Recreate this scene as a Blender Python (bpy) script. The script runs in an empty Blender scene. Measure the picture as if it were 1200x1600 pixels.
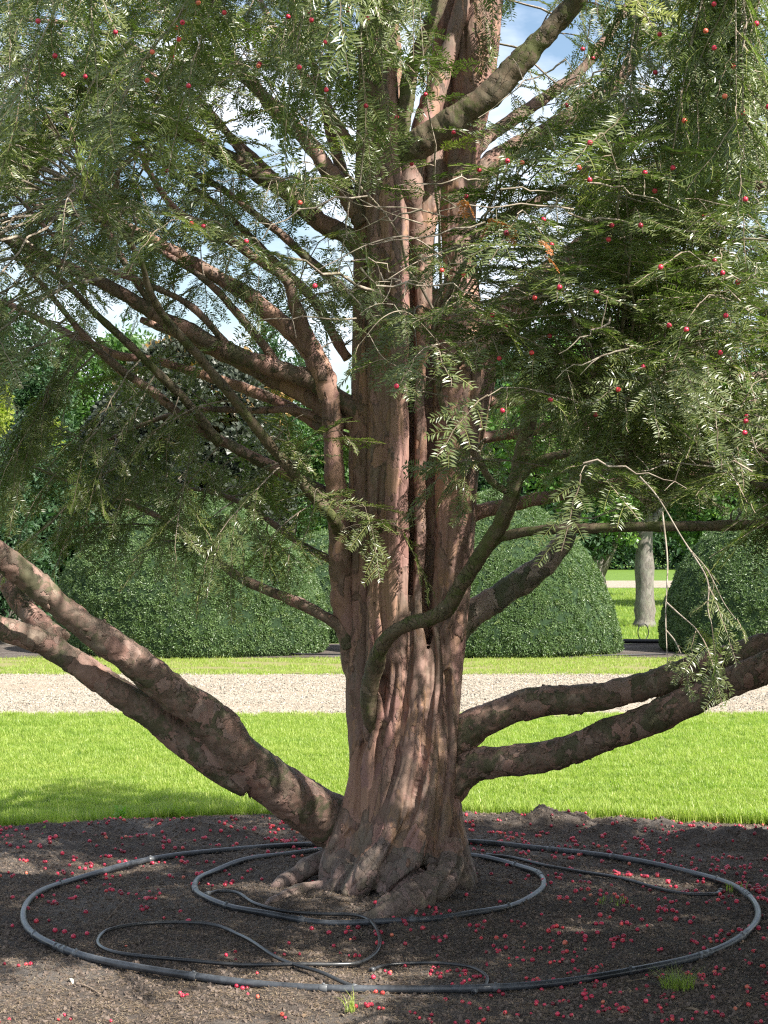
import bpy, math, random
import numpy as np
from mathutils import Vector, noise

rng = np.random.default_rng(7)
random.seed(7)
R = math.radians
SC = bpy.context.scene
COL = SC.collection

# ------------------------------------------------------------------ camera, sky, sun, exposure
F = 2750.0          # focal length in photo pixels (1200 x 1600)
HZ = 850.0          # row of the horizon
CH = 1.55           # camera height, metres
cam_d = bpy.data.cameras.new('camera')
cam = bpy.data.objects.new('camera', cam_d); COL.objects.link(cam)
cam.location = (0, 0, CH); cam.rotation_euler = (R(90), 0, 0)
cam_d.sensor_fit = 'VERTICAL'; cam_d.sensor_height = 36.0; cam_d.sensor_width = 27.0
cam_d.lens = 36.0 * F / 1600.0
cam_d.shift_y = (HZ - 800) / 1600.0
cam_d.clip_start = 0.05; cam_d.clip_end = 3000
SC.camera = cam

SUN_EL, SUN_AZ = 44.0, 36.0       # elevation; degrees in front (camera side) of due right
sx = math.cos(R(SUN_EL)) * math.cos(R(SUN_AZ)); sy = -math.cos(R(SUN_EL)) * math.sin(R(SUN_AZ)); sz = math.sin(R(SUN_EL))
SUNV = Vector((sx, sy, sz))
sun_d = bpy.data.lights.new('sun', 'SUN'); sun_d.energy = 5.0; sun_d.angle = R(0.53); sun_d.color = (1.0, 0.95, 0.86)
sun = bpy.data.objects.new('sun', sun_d); COL.objects.link(sun)
sun.rotation_euler = SUNV.to_track_quat('Z', 'Y').to_euler(); sun.location = SUNV * 60

world = bpy.data.worlds.new('World'); SC.world = world; world.use_nodes = True
wt = world.node_tree; wt.nodes.clear()
wo = wt.nodes.new('ShaderNodeOutputWorld'); bg = wt.nodes.new('ShaderNodeBackground')
sky = wt.nodes.new('ShaderNodeTexSky'); sky.sky_type = 'NISHITA'; sky.sun_disc = False
sky.sun_elevation = R(SUN_EL); sky.sun_rotation = math.atan2(sx, sy)
sky.air_density = 1.2; sky.dust_density = 1.0; sky.ozone_density = 1.5
tcw = wt.nodes.new('ShaderNodeTexCoord')
mpw = wt.nodes.new('ShaderNodeMapping'); mpw.inputs['Scale'].default_value = (1, 1, 2.6)
nzw = wt.nodes.new('ShaderNodeTexNoise'); nzw.inputs['Scale'].default_value = 4.2; nzw.inputs['Detail'].default_value = 9; nzw.inputs['Roughness'].default_value = .55
crw = wt.nodes.new('ShaderNodeValToRGB'); crw.color_ramp.elements[0].position = .43; crw.color_ramp.elements[1].position = .60
mxw = wt.nodes.new('ShaderNodeMix'); mxw.data_type = 'RGBA'
mxw.inputs[7].default_value = (7.4, 7.9, 8.8, 1)
wt.links.new(tcw.outputs['Generated'], mpw.inputs[0]); wt.links.new(mpw.outputs[0], nzw.inputs['Vector'])
wt.links.new(nzw.outputs['Fac'], crw.inputs[0]); wt.links.new(crw.outputs[0], mxw.inputs[0])
wt.links.new(sky.outputs[0], mxw.inputs[6]); wt.links.new(mxw.outputs[2], bg.inputs[0]); wt.links.new(bg.outputs[0], wo.inputs[0])
bg.inputs[1].default_value = 0.075

SC.view_settings.view_transform = 'Standard'; SC.view_settings.look = 'None'
SC.view_settings.gamma = 1.0; SC.view_settings.use_curve_mapping = False
SC.view_settings.exposure = 1.33
SC.cycles.max_bounces = 6; SC.cycles.transparent_max_bounces = 4
SC.cycles.diffuse_bounces = 3; SC.cycles.glossy_bounces = 2; SC.cycles.transmission_bounces = 3
SC.cycles.sample_clamp_indirect = 6.0
SC.cycles.use_denoising = False
SC.cycles.filter_width = 1.2
SC.render.filter_size = 1.1

# ------------------------------------------------------------------ helpers
def P(px, py, Y):
    return np.array(((px - 600) / F * Y, Y, CH + (HZ - py) / F * Y))

def G(px, py, z=0.0):
    Y = (CH - z) * F / (py - HZ)
    return np.array(((px - 600) / F * Y, Y, z))

def tag(o, label=None, cat=None, group=None, kind=None):
    if label: o['label'] = label
    if cat: o['category'] = cat
    if group: o['group'] = group
    if kind: o['kind'] = kind
    return o

def empty(name, loc=(0, 0, 0)):
    o = bpy.data.objects.new(name, None); COL.objects.link(o); o.location = loc
    o.empty_display_size = .2
    return o

def mesh_from(name, verts, faces, mats=(), smooth=True, midx=None):
    me = bpy.data.meshes.new(name)
    me.from_pydata([tuple(map(float, v)) for v in verts], [], [tuple(map(int, f)) for f in faces])
    for m in mats: me.materials.append(m)
    if midx is not None: me.polygons.foreach_set('material_index', np.asarray(midx, dtype=np.int32))
    if smooth: me.polygons.foreach_set('use_smooth', np.ones(len(me.polygons), dtype=bool))
    me.update()
    return me

def link(name, me, parent=None, loc=None):
    o = bpy.data.objects.new(name, me); COL.objects.link(o)
    if parent is not None: o.parent = parent
    if loc is not None: o.location = loc
    return o

class MB:
    def __init__(s): s.v = []; s.f = []; s.m = []; s.n = 0
    def add(s, v, f, m=0):
        v = np.asarray(v, dtype=float).reshape(-1, 3)
        s.v.append(v); s.f.extend([tuple(i + s.n for i in q) for q in f]); s.m.extend([m] * len(f)); s.n += len(v)
    def mesh(s, name, mats, smooth=True):
        return mesh_from(name, np.concatenate(s.v) if s.v else [], s.f, mats, smooth, s.m)

def spline(pts, n_per=6):
    """Catmull-Rom through rows of any width."""
    p = np.asarray(pts, dtype=float)
    if len(p) < 3:
        t = np.linspace(0, 1, n_per + 1)[:, None]
        return p[0] * (1 - t) + p[-1] * t
    q = np.vstack([2 * p[0] - p[1], p, 2 * p[-1] - p[-2]])
    out = []
    for i in range(1, len(q) - 2):
        a, b, c, d = q[i - 1], q[i], q[i + 1], q[i + 2]
        for k in range(n_per):
            t = k / n_per
            out.append(.5 * ((2 * b) + (-a + c) * t + (2 * a - 5 * b + 4 * c - d) * t * t + (-a + 3 * b - 3 * c + d) * t ** 3))
    out.append(p[-1])
    return np.array(out)

def tube_data(c, r, sides=8, cap=True, squash=None, closed=False):
    c = np.asarray(c, dtype=float); n = len(c); r = np.broadcast_to(np.asarray(r, dtype=float), (n,))
    if closed:
        t = np.roll(c, -1, 0) - np.roll(c, 1, 0)
    else:
        t = np.gradient(c, axis=0)
    t /= np.linalg.norm(t, axis=1)[:, None] + 1e-12
    up = np.array((0, 0, 1.)) if abs(t[0][2]) < .9 else np.array((0, 1., 0))
    u = np.cross(t[0], up); u /= np.linalg.norm(u)
    vs = np.zeros((n, sides, 3)); ang = np.arange(sides) * 2 * math.pi / sides
    ca, sa = np.cos(ang)[:, None], np.sin(ang)[:, None]
    for i in range(n):
        u = u - t[i] * np.dot(u, t[i]); u /= np.linalg.norm(u) + 1e-12
        w = np.cross(t[i], u)
        vs[i] = c[i] + r[i] * (ca * u + sa * w)
    f = []
    m = n if closed else n - 1
    for i in range(m):
        j = (i + 1) % n
        for k in range(sides):
            k2 = (k + 1) % sides
            f.append((i * sides + k, i * sides + k2, j * sides + k2, j * sides + k))
    if cap and not closed:
        f.append(tuple(range(sides))[::-1]); f.append(tuple((n - 1) * sides + k for k in range(sides)))
    return vs.reshape(-1, 3), f

def fbm(p, s, o=3):
    return noise.fractal(Vector((p[0] * s, p[1] * s, p[2] * s)), 1.0, 2.0, o)

# ------------------------------------------------------------------ materials
def N(nt, t, **kw):
    n = nt.nodes.new(t)
    for k, v in kw.items():
        if k in n.inputs: n.inputs[k].default_value = v
        else: setattr(n, k, v)
    return n

def new_mat(name, rough=.6, spec=.4):
    m = bpy.data.materials.new(name); m.use_nodes = True; nt = m.node_tree
    b = nt.nodes['Principled BSDF']; b.inputs['Roughness'].default_value = rough
    b.inputs['Specular IOR Level'].default_value = spec
    return m, nt, b

def ramp(nt, fac, stops, interp='LINEAR'):
    r = nt.nodes.new('ShaderNodeValToRGB'); e = r.color_ramp; e.interpolation = interp
    while len(e.elements) > 1: e.elements.remove(e.elements[-1])
    e.elements[0].position = stops[0][0]; e.elements[0].color = (*stops[0][1], 1)
    for p, c in stops[1:]:
        x = e.elements.new(p); x.color = (*c, 1)
    nt.links.new(fac, r.inputs[0]); return r.outputs[0]

def coords(nt, scale=(1, 1, 1), kind='Object'):
    tc = nt.nodes.new('ShaderNodeTexCoord'); mp = nt.nodes.new('ShaderNodeMapping'); mp.inputs['Scale'].default_value = scale
    nt.links.new(tc.outputs[kind], mp.inputs[0]); return mp.outputs[0]

def noise_n(nt, vec, scale, detail=4, rough=.55, dist=0.0):
    n = N(nt, 'ShaderNodeTexNoise', Scale=scale, Detail=detail, Roughness=rough, Distortion=dist)
    nt.links.new(vec, n.inputs['Vector']); return n

def mix(nt, fac, a, b, mode='MIX'):
    m = nt.nodes.new('ShaderNodeMix'); m.data_type = 'RGBA'; m.blend_type = mode
    for s, v in ((0, fac), (6, a), (7, b)):
        if hasattr(v, 'is_linked') or hasattr(v, 'links'): nt.links.new(v, m.inputs[s])
        elif isinstance(v, (int, float)): m.inputs[s].default_value = v
        else: m.inputs[s].default_value = (*v, 1)
    return m.outputs[2]

def math_n(nt, op, a, b=None):
    m = nt.nodes.new('ShaderNodeMath'); m.operation = op
    for s, v in ((0, a), (1, b)):
        if v is None: continue
        if isinstance(v, (int, float)): m.inputs[s].default_value = v
        else: nt.links.new(v, m.inputs[s])
    return m.outputs[0]

def bump(nt, b, height, strength=.5, dist=.01, prev=None):
    bp = N(nt, 'ShaderNodeBump', Strength=strength, Distance=dist)
    nt.links.new(height, bp.inputs['Height'])
    if prev is not None: nt.links.new(prev, bp.inputs['Normal'])
    nt.links.new(bp.outputs[0], b.inputs['Normal']); return bp.outputs[0]

def bark_mat(name, tones, stretch=.45, cell=16, lichen=.5, grey=.3, lich_col=(.10, .105, .045), crack=.75, bstr=.55, bare=None, bare_t=.54, bare_s=8):
    m, nt, b = new_mat(name, .72, .3)
    v = coords(nt, (1, 1, stretch))
    w = noise_n(nt, v, 9, 4, .6)
    # distorted coordinate
    add = nt.nodes.new('ShaderNodeVectorMath'); add.operation = 'MULTIPLY_ADD'
    nt.links.new(w.outputs['Color'], add.inputs[0]); add.inputs[1].default_value = (.12, .12, .12)
    nt.links.new(v, add.inputs[2]); dv = add.outputs[0]
    vo = N(nt, 'ShaderNodeTexVoronoi', Scale=cell); nt.links.new(dv, vo.inputs['Vector'])
    ve = N(nt, 'ShaderNodeTexVoronoi', Scale=cell, feature='DISTANCE_TO_EDGE'); nt.links.new(dv, ve.inputs['Vector'])
    vo2 = N(nt, 'ShaderNodeTexVoronoi', Scale=cell * 2.7); nt.links.new(dv, vo2.inputs['Vector'])
    sep = nt.nodes.new('ShaderNodeSeparateColor'); nt.links.new(vo.outputs['Color'], sep.inputs[0])
    sep2 = nt.nodes.new('ShaderNodeSeparateColor'); nt.links.new(vo2.outputs['Color'], sep2.inputs[0])
    big = noise_n(nt, v, 3.2, 5, .6)
    f = math_n(nt, 'ADD', math_n(nt, 'MULTIPLY', sep.outputs[0], .45), math_n(nt, 'ADD', math_n(nt, 'MULTIPLY', sep2.outputs[0], .2), math_n(nt, 'MULTIPLY', big.outputs['Fac'], .38)))
    k = len(tones); col = ramp(nt, f, [(.2 + .62 * i / (k - 1), t) for i, t in enumerate(tones)])
    # fine streaks along the grain
    vs = coords(nt, (1, 1, .09)); st = noise_n(nt, vs, 70, 3, .6)
    col = mix(nt, math_n(nt, 'MULTIPLY', ramp(nt, st.outputs['Fac'], [(.35, (0, 0, 0)), (.7, (1, 1, 1))]), .22), col, (.32, .24, .19))
    # grey weathered film
    gn = noise_n(nt, coords(nt, (1, 1, .35)), 5.5, 6, .65, .4)
    gm = ramp(nt, gn.outputs['Fac'], [(.52, (0, 0, 0)), (.64, (1, 1, 1))])
    col = mix(nt, math_n(nt, 'MULTIPLY', gm, grey), col, (.19, .155, .125))
    # lichen / algae patches
    ln = noise_n(nt, coords(nt), 7.5, 8, .7, .3)
    lm = ramp(nt, ln.outputs['Fac'], [(.51, (0, 0, 0)), (.56, (1, 1, 1))])
    col = mix(nt, math_n(nt, 'MULTIPLY', lm, lichen), col, lich_col)
    # crack lines between plates, broken up
    ck = noise_n(nt, v, 6, 3)
    edge = ramp(nt, ve.outputs['Distance'], [(0, (1, 1, 1)), (.035, (0, 0, 0))])
    cm = math_n(nt, 'MULTIPLY', edge, ramp(nt, ck.outputs['Fac'], [(.47, (0, 0, 0)), (.56, (1, 1, 1))]))
    col = mix(nt, math_n(nt, 'MULTIPLY', cm, crack), col, (.035, .022, .018))
    expo = None
    if bare:        # smooth places where the old flakes have dropped off, with a crisp dark rim
        en = noise_n(nt, dv, bare_s, 3, .5, .5)
        expo = ramp(nt, en.outputs['Fac'], [(bare_t, (0, 0, 0)), (bare_t + .012, (1, 1, 1))])
        rim = ramp(nt, en.outputs['Fac'], [(bare_t - .022, (0, 0, 0)), (bare_t - .004, (1, 1, 1)), (bare_t + .008, (0, 0, 0))])
        fine = noise_n(nt, coords(nt, (1, 1, .5)), 24, 6, .7)
        bcol = ramp(nt, math_n(nt, 'ADD', math_n(nt, 'MULTIPLY', sep.outputs[2], .55), math_n(nt, 'MULTIPLY', fine.outputs['Fac'], .45)), [(.15 + .7 * i / (len(bare) - 1), t) for i, t in enumerate(bare)])
        col = mix(nt, expo, col, bcol)
        col = mix(nt, math_n(nt, 'MULTIPLY', rim, .5), col, (.03, .022, .018))
    nt.links.new(col, b.inputs['Base Color'])
    h = math_n(nt, 'ADD', math_n(nt, 'MULTIPLY', sep.outputs[1], .6), math_n(nt, 'MULTIPLY', sep2.outputs[1], .25))
    h = math_n(nt, 'SUBTRACT', h, math_n(nt, 'MULTIPLY', cm, crack))
    if expo is not None: h = math_n(nt, 'SUBTRACT', h, math_n(nt, 'MULTIPLY', expo, 1.1))
    n1 = bump(nt, b, h, bstr, .008)
    fn = noise_n(nt, coords(nt, (1, 1, .3)), 60, 6, .7)
    bump(nt, b, fn.outputs['Fac'], .45, .004, n1)
    return m

M = {}
M['bark'] = bark_mat('yew_bark', [(.14, .074, .060), (.21, .118, .096), (.27, .165, .135), (.195, .12, .10), (.32, .185, .115), (.18, .11, .088)], .40, 16, .25, .75, (.12, .115, .07), .35, .6,
                     [(.23, .12, .10), (.31, .18, .155), (.35, .21, .145), (.27, .155, .13)], .53, 6)
M['root'] = bark_mat('root_bark', [(.09, .065, .055), (.14, .105, .09), (.19, .14, .12), (.13, .11, .095)], .8, 19, .4, .8, (.10, .095, .06), .5, .7, [(.19, .13, .11), (.24, .17, .15)], .56, 12)
M['limb'] = bark_mat('limb_bark', [(.10, .066, .05), (.17, .108, .084), (.12, .088, .064), (.225, .135, .105), (.15, .108, .082), (.25, .19, .145)], .9, 18, .8, .4, (.08, .082, .042), .3, .6,
                     [(.22, .12, .098), (.30, .185, .15), (.25, .175, .145), (.32, .17, .12)], .545, 8)
M['limb_pale'] = bark_mat('pale_limb_bark', [(.09, .085, .06), (.14, .125, .09), (.11, .10, .075)], .9, 20, .75, .5, (.085, .10, .05), .3, .8, [(.27, .20, .165), (.34, .27, .22)], .49, 9)
M['mossy'] = bark_mat('mossy_branch_bark', [(.06, .052, .032), (.10, .088, .048), (.14, .10, .065), (.08, .08, .038)], .9, 24, .8, .25, (.085, .10, .03), .6, .8, [(.15, .12, .08), (.2, .15, .11)], .6, 14)
M['twig'] = bark_mat('twig_bark', [(.17, .13, .10), (.29, .24, .19), (.42, .36, .29)], .9, 30, .4, .5, (.12, .13, .06))

def leaf_mat(name, dark, light, yellow=None, rough=.38, spec=.5, trans=.25, back=None, yprob=.9, patch=None):
    m, nt, b = new_mat(name, rough, spec)
    oi = nt.nodes.new('ShaderNodeObjectInfo'); geo = nt.nodes.new('ShaderNodeNewGeometry')
    stops = [(0, dark), (.8, light)] + ([(yprob, light), (1, yellow)] if yellow else [])
    c = ramp(nt, oi.outputs['Random'], stops)
    n = noise_n(nt, coords(nt), 30, 2)
    c = mix(nt, math_n(nt, 'MULTIPLY', n.outputs['Fac'], .5), c, tuple(x * 1.6 for x in light))
    if patch:
        mp = nt.nodes.new('ShaderNodeMapping'); mp.inputs['Scale'].default_value = (.35, 1.0, 1); nt.links.new(geo.outputs['Position'], mp.inputs[0])
        pn = noise_n(nt, mp.outputs[0], 2.2, 5, .6)
        c = mix(nt, math_n(nt, 'MULTIPLY', ramp(nt, pn.outputs['Fac'], [(.4, (0, 0, 0)), (.62, (1, 1, 1))]), .6), c, patch)
    if back: c = mix(nt, geo.outputs['Backfacing'], c, back)
    nt.links.new(c, b.inputs['Base Color'])
    out = nt.nodes['Material Output']
    tr = nt.nodes.new('ShaderNodeBsdfTranslucent'); ms = nt.nodes.new('ShaderNodeMixShader'); ms.inputs[0].default_value = trans
    tcol = mix(nt, 1.0, c, (1.6, 2.0, .8), 'MULTIPLY')
    nt.links.new(tcol, tr.inputs[0]); nt.links.new(b.outputs[0], ms.inputs[1]); nt.links.new(tr.outputs[0], ms.inputs[2])
    nt.links.new(ms.outputs[0], out.inputs[0])
    return m

M['needle'] = leaf_mat('yew_needle', (.020, .036, .010), (.095, .130, .030), (.24, .25, .05), .38, .75, .24, (.12, .145, .05))
M['needle_dead'] = leaf_mat('dead_needle', (.20, .07, .03), (.32, .12, .045), None, .6, .3, .2)
M['shoot'] = leaf_mat('green_shoot', (.12, .15, .04), (.20, .21, .06), None, .5, .4, .1)
M['shoot_old'] = leaf_mat('woody_shoot', (.14, .10, .07), (.24, .19, .14), None, .7, .3, .0)
M['hedge_leaf'] = leaf_mat('clipped_yew_leaf', (.038, .072, .026), (.10, .155, .058), (.17, .21, .07), .40, .45, .18)
M['grass'] = leaf_mat('grass_blade', (.12, .18, .028), (.23, .30, .055), (.46, .44, .18), .45, .4, .36, None, .80, (.30, .35, .08))
M['weed'] = leaf_mat('weed_leaf', (.10, .22, .03), (.16, .3, .04), None, .5, .3, .3)
M['bg_dark'] = leaf_mat('dark_conifer_leaf', (.022, .050, .022), (.04, .085, .034), (.07, .12, .04), .5, .4, .2)
M['bg_mid'] = leaf_mat('mid_green_leaf', (.04, .085, .025), (.075, .14, .038), (.13, .18, .045), .45, .4, .3)
M['bg_yellow'] = leaf_mat('golden_leaf', (.13, .17, .03), (.25, .28, .05), (.36, .36, .06), .5, .4, .35)
M['bg_copper'] = leaf_mat('dark_glossy_leaf', (.018, .026, .018), (.040, .050, .034), (.20, .11, .03), .42, .4, .08, (.05, .058, .04), .94)
M['bg_rust'] = leaf_mat('rusty_leaf', (.10, .08, .03), (.22, .13, .04), (.32, .20, .05), .4, .5, .2)
M['bg_bright'] = leaf_mat('broad_bright_leaf', (.06, .13, .03), (.12, .21, .05), (.2, .26, .08), .35, .5, .35)

def simple(name, c, rough=.6, spec=.4, nscale=None, c2=None, bstr=0, detail=5):
    m, nt, b = new_mat(name, rough, spec)
    if nscale:
        n = noise_n(nt, coords(nt), nscale, detail, .65)
        nt.links.new(ramp(nt, n.outputs['Fac'], [(.35, c), (.65, c2 or c)]), b.inputs['Base Color'])
        if bstr: bump(nt, b, n.outputs['Fac'], bstr, .01)
    else: b.inputs['Base Color'].default_value = (*c, 1)
    return m

def soil_mat():
    m, nt, b = new_mat('dark_soil', .93, .15)
    v = coords(nt)
    n1 = noise_n(nt, v, 1.3, 5, .6, .3); n2 = noise_n(nt, v, 38, 8, .75); n3 = noise_n(nt, v, 210, 4, .7)
    c = ramp(nt, n2.outputs['Fac'], [(.3, (.054, .043, .037)), (.55, (.125, .104, .09)), (.72, (.21, .182, .16))])
    # dry greyish dusty patches
    c = mix(nt, math_n(nt, 'MULTIPLY', ramp(nt, n1.outputs['Fac'], [(.50, (0, 0, 0)), (.66, (1, 1, 1))]), .6), c, (.24, .215, .195))
    c = mix(nt, math_n(nt, 'MULTIPLY', ramp(nt, n3.outputs['Fac'], [(.60, (0, 0, 0)), (.72, (1, 1, 1))]), .5), c, (.26, .20, .15))
    nt.links.new(c, b.inputs['Base Color'])
    a = bump(nt, b, n2.outputs['Fac'], .9, .03); bump(nt, b, n3.outputs['Fac'], .8, .008, a)
    return m
M['soil'] = soil_mat()
M['clod'] = simple('soil_crumb', (.055, .042, .035), .95, .15, 40, (.19, .15, .125), .6)
M['litter'] = leaf_mat('needle_litter', (.07, .045, .03), (.2, .15, .10), (.38, .32, .22), .8, .2, 0)

def lawn_mat():
    m, nt, b = new_mat('lawn_turf', .8, .2)
    v = coords(nt); n1 = noise_n(nt, v, .7, 4); n2 = noise_n(nt, v, 60, 4, .7)
    c = ramp(nt, n2.outputs['Fac'], [(.3, (.045, .075, .012)), (.7, (.13, .23, .028))])
    c = mix(nt, math_n(nt, 'MULTIPLY', n1.outputs['Fac'], .4), c, (.17, .25, .04))
    nt.links.new(c, b.inputs['Base Color']); bump(nt, b, n2.outputs['Fac'], .6, .03); return m
M['lawn'] = lawn_mat()

def gravel_mat():
    m, nt, b = new_mat('pale_gravel', .9, .2)
    v = coords(nt); vo = N(nt, 'ShaderNodeTexVoronoi', Scale=38); nt.links.new(v, vo.inputs['Vector'])
    s = nt.nodes.new('ShaderNodeSeparateColor'); nt.links.new(vo.outputs['Color'], s.inputs[0])
    c = ramp(nt, s.outputs[0], [(0, (.15, .125, .095)), (.5, (.31, .27, .21)), (1, (.45, .40, .32))])
    w = noise_n(nt, coords(nt, (.05, 1, 1)), 1.1, 5, .6)
    c = mix(nt, math_n(nt, 'MULTIPLY', ramp(nt, w.outputs['Fac'], [(.4, (0, 0, 0)), (.62, (1, 1, 1))]), .6), c, (.31, .235, .17))
    nt.links.new(c, b.inputs['Base Color']); bump(nt, b, vo.outputs['Distance'], .7, .02); return m
M['gravel'] = gravel_mat()
M['pebble'] = leaf_mat('gravel_stone', (.14, .12, .10), (.30, .27, .22), (.46, .44, .40), .85, .2, 0)
M['verge'] = simple('worn_verge', (.22, .18, .10), .9, .2, 3.5, (.19, .20, .06), .5, 9)
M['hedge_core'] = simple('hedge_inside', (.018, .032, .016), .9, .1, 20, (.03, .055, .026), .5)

def hose_mat(name, base, dust, amount):
    m, nt, b = new_mat(name, .32, .55)
    v = coords(nt); n = noise_n(nt, v, 3.5, 6, .65); n2 = noise_n(nt, v, 45, 5, .7)
    geo = nt.nodes.new('ShaderNodeNewGeometry'); sp = nt.nodes.new('ShaderNodeSeparateXYZ'); nt.links.new(geo.outputs['Normal'], sp.inputs[0])
    k = math_n(nt, 'MULTIPLY', ramp(nt, n.outputs['Fac'], [(.38, (.15,) * 3), (.62, (1,) * 3)]), ramp(nt, n2.outputs['Fac'], [(.3, (.4,) * 3), (.7, (1,) * 3)]))
    c = mix(nt, math_n(nt, 'MULTIPLY', k, amount), base, dust)
    nt.links.new(c, b.inputs['Base Color'])
    nt.links.new(math_n(nt, 'ADD', math_n(nt, 'MULTIPLY', k, .3), .24), b.inputs['Roughness'])
    bump(nt, b, n2.outputs['Fac'], .15, .002); return m
M['pipe'] = hose_mat('black_pipe', (.010, .011, .013), (.22, .24, .27), .42)
M['tubing'] = hose_mat('thin_black_tube', (.014, .015, .017), (.12, .12, .12), .5)
M['joint'] = hose_mat('pipe_joint', (.025, .027, .03), (.30, .31, .32), .6)
m_, nt_, b_ = new_mat('red_berry', .32, .5)
oi_ = nt_.nodes.new('ShaderNodeObjectInfo')
nt_.links.new(ramp(nt_, oi_.outputs['Random'], [(0, (.16, .012, .022)), (.25, (.44, .022, .055)), (.75, (.62, .045, .09)), (.93, (.66, .06, .06)), (1, (.62, .18, .10))]), b_.inputs['Base Color'])
b_.inputs['Subsurface Weight'].default_value = .0
M['berry'] = m_
M['seed'] = simple('dark_seed', (.05, .04, .02), .4)
M['dead_leaf'] = simple('dead_leaf', (.2, .13, .08), .7, .3, 30, (.32, .24, .16))
M['silver_leaf'] = simple('pale_fallen_leaf', (.45, .5, .42), .5, .4, 30, (.6, .64, .55))
M['rot_wood'] = simple('weathered_stick', (.14, .10, .075), .85, .2, 60, (.26, .2, .15), .6)
M['grey_bark'] = bark_mat('grey_furrowed_bark', [(.08, .072, .064), (.15, .14, .125), (.22, .20, .18)], .4, 26, .4, .5, (.18, .19, .14))
M['edging'] = simple('black_edging', (.02, .02, .022), .5)

# ------------------------------------------------------------------ geometry-node scatter (for uncountable stuff only)
def gn_scatter(name, pts, rots, scales, idx, protos, parent=None):
    """One object whose points carry copies of the small meshes in protos."""
    pts = np.asarray(pts, dtype=np.float32).reshape(-1, 3)
    me = bpy.data.meshes.new(name); me.vertices.add(len(pts)); me.vertices.foreach_set('co', pts.ravel())
    a = me.attributes.new('rot', 'FLOAT_VECTOR', 'POINT'); a.data.foreach_set('vector', np.asarray(rots, dtype=np.float32).ravel())
    a = me.attributes.new('scl', 'FLOAT', 'POINT'); a.data.foreach_set('value', np.asarray(scales, dtype=np.float32).ravel())
    a = me.attributes.new('idx', 'INT', 'POINT'); a.data.foreach_set('value', np.asarray(idx, dtype=np.int32).ravel())
    o = link(name, me, parent)
    key = tuple(p.name for p in protos)
    if key not in gn_scatter.cache:
        c = bpy.data.collections.new('source_shapes')
        for p in protos: c.objects.link(p)
        ng = bpy.data.node_groups.new('scatter', 'GeometryNodeTree')
        ng.interface.new_socket('Geometry', in_out='INPUT', socket_type='NodeSocketGeometry')
        ng.interface.new_socket('Geometry', in_out='OUTPUT', socket_type='NodeSocketGeometry')
        gi = ng.nodes.new('NodeGroupInput'); go = ng.nodes.new('NodeGroupOutput')
        iop = ng.nodes.new('GeometryNodeInstanceOnPoints'); ci = ng.nodes.new('GeometryNodeCollectionInfo')
        ci.inputs['Collection'].default_value = c; ci.inputs['Separate Children'].default_value = True; ci.inputs['Reset Children'].default_value = True
        def attr(nm, dt):
            n = ng.nodes.new('GeometryNodeInputNamedAttribute'); n.data_type = dt; n.inputs['Name'].default_value = nm; return n.outputs['Attribute']
        e2r = ng.nodes.new('FunctionNodeEulerToRotation')
        ng.links.new(attr('rot', 'FLOAT_VECTOR'), e2r.inputs[0]); ng.links.new(e2r.outputs[0], iop.inputs['Rotation'])
        ng.links.new(attr('scl', 'FLOAT'), iop.inputs['Scale'])
        iop.inputs['Pick Instance'].default_value = True
        ng.links.new(attr('idx', 'INT'), iop.inputs['Instance Index'])
        ng.links.new(gi.outputs[0], iop.inputs['Points']); ng.links.new(ci.outputs[0], iop.inputs['Instance'])
        ng.links.new(iop.outputs[0], go.inputs[0])
        gn_scatter.cache[key] = ng
    md = o.modifiers.new('scatter', 'NODES'); md.node_group = gn_scatter.cache[key]
    o['kind'] = 'stuff'
    return o
gn_scatter.cache = {}

def proto(name, me):
    return bpy.data.objects.new(name, me)

def needle_quad(base, d, nrm, L, W):
    d = d / np.linalg.norm(d); s = np.cross(d, nrm); s /= np.linalg.norm(s) + 1e-9
    m = base + d * L * .5 + nrm * L * .04
    return [base, m - s * W * .5, base + d * L - nrm * L * .06, m + s * W * .5]

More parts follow.
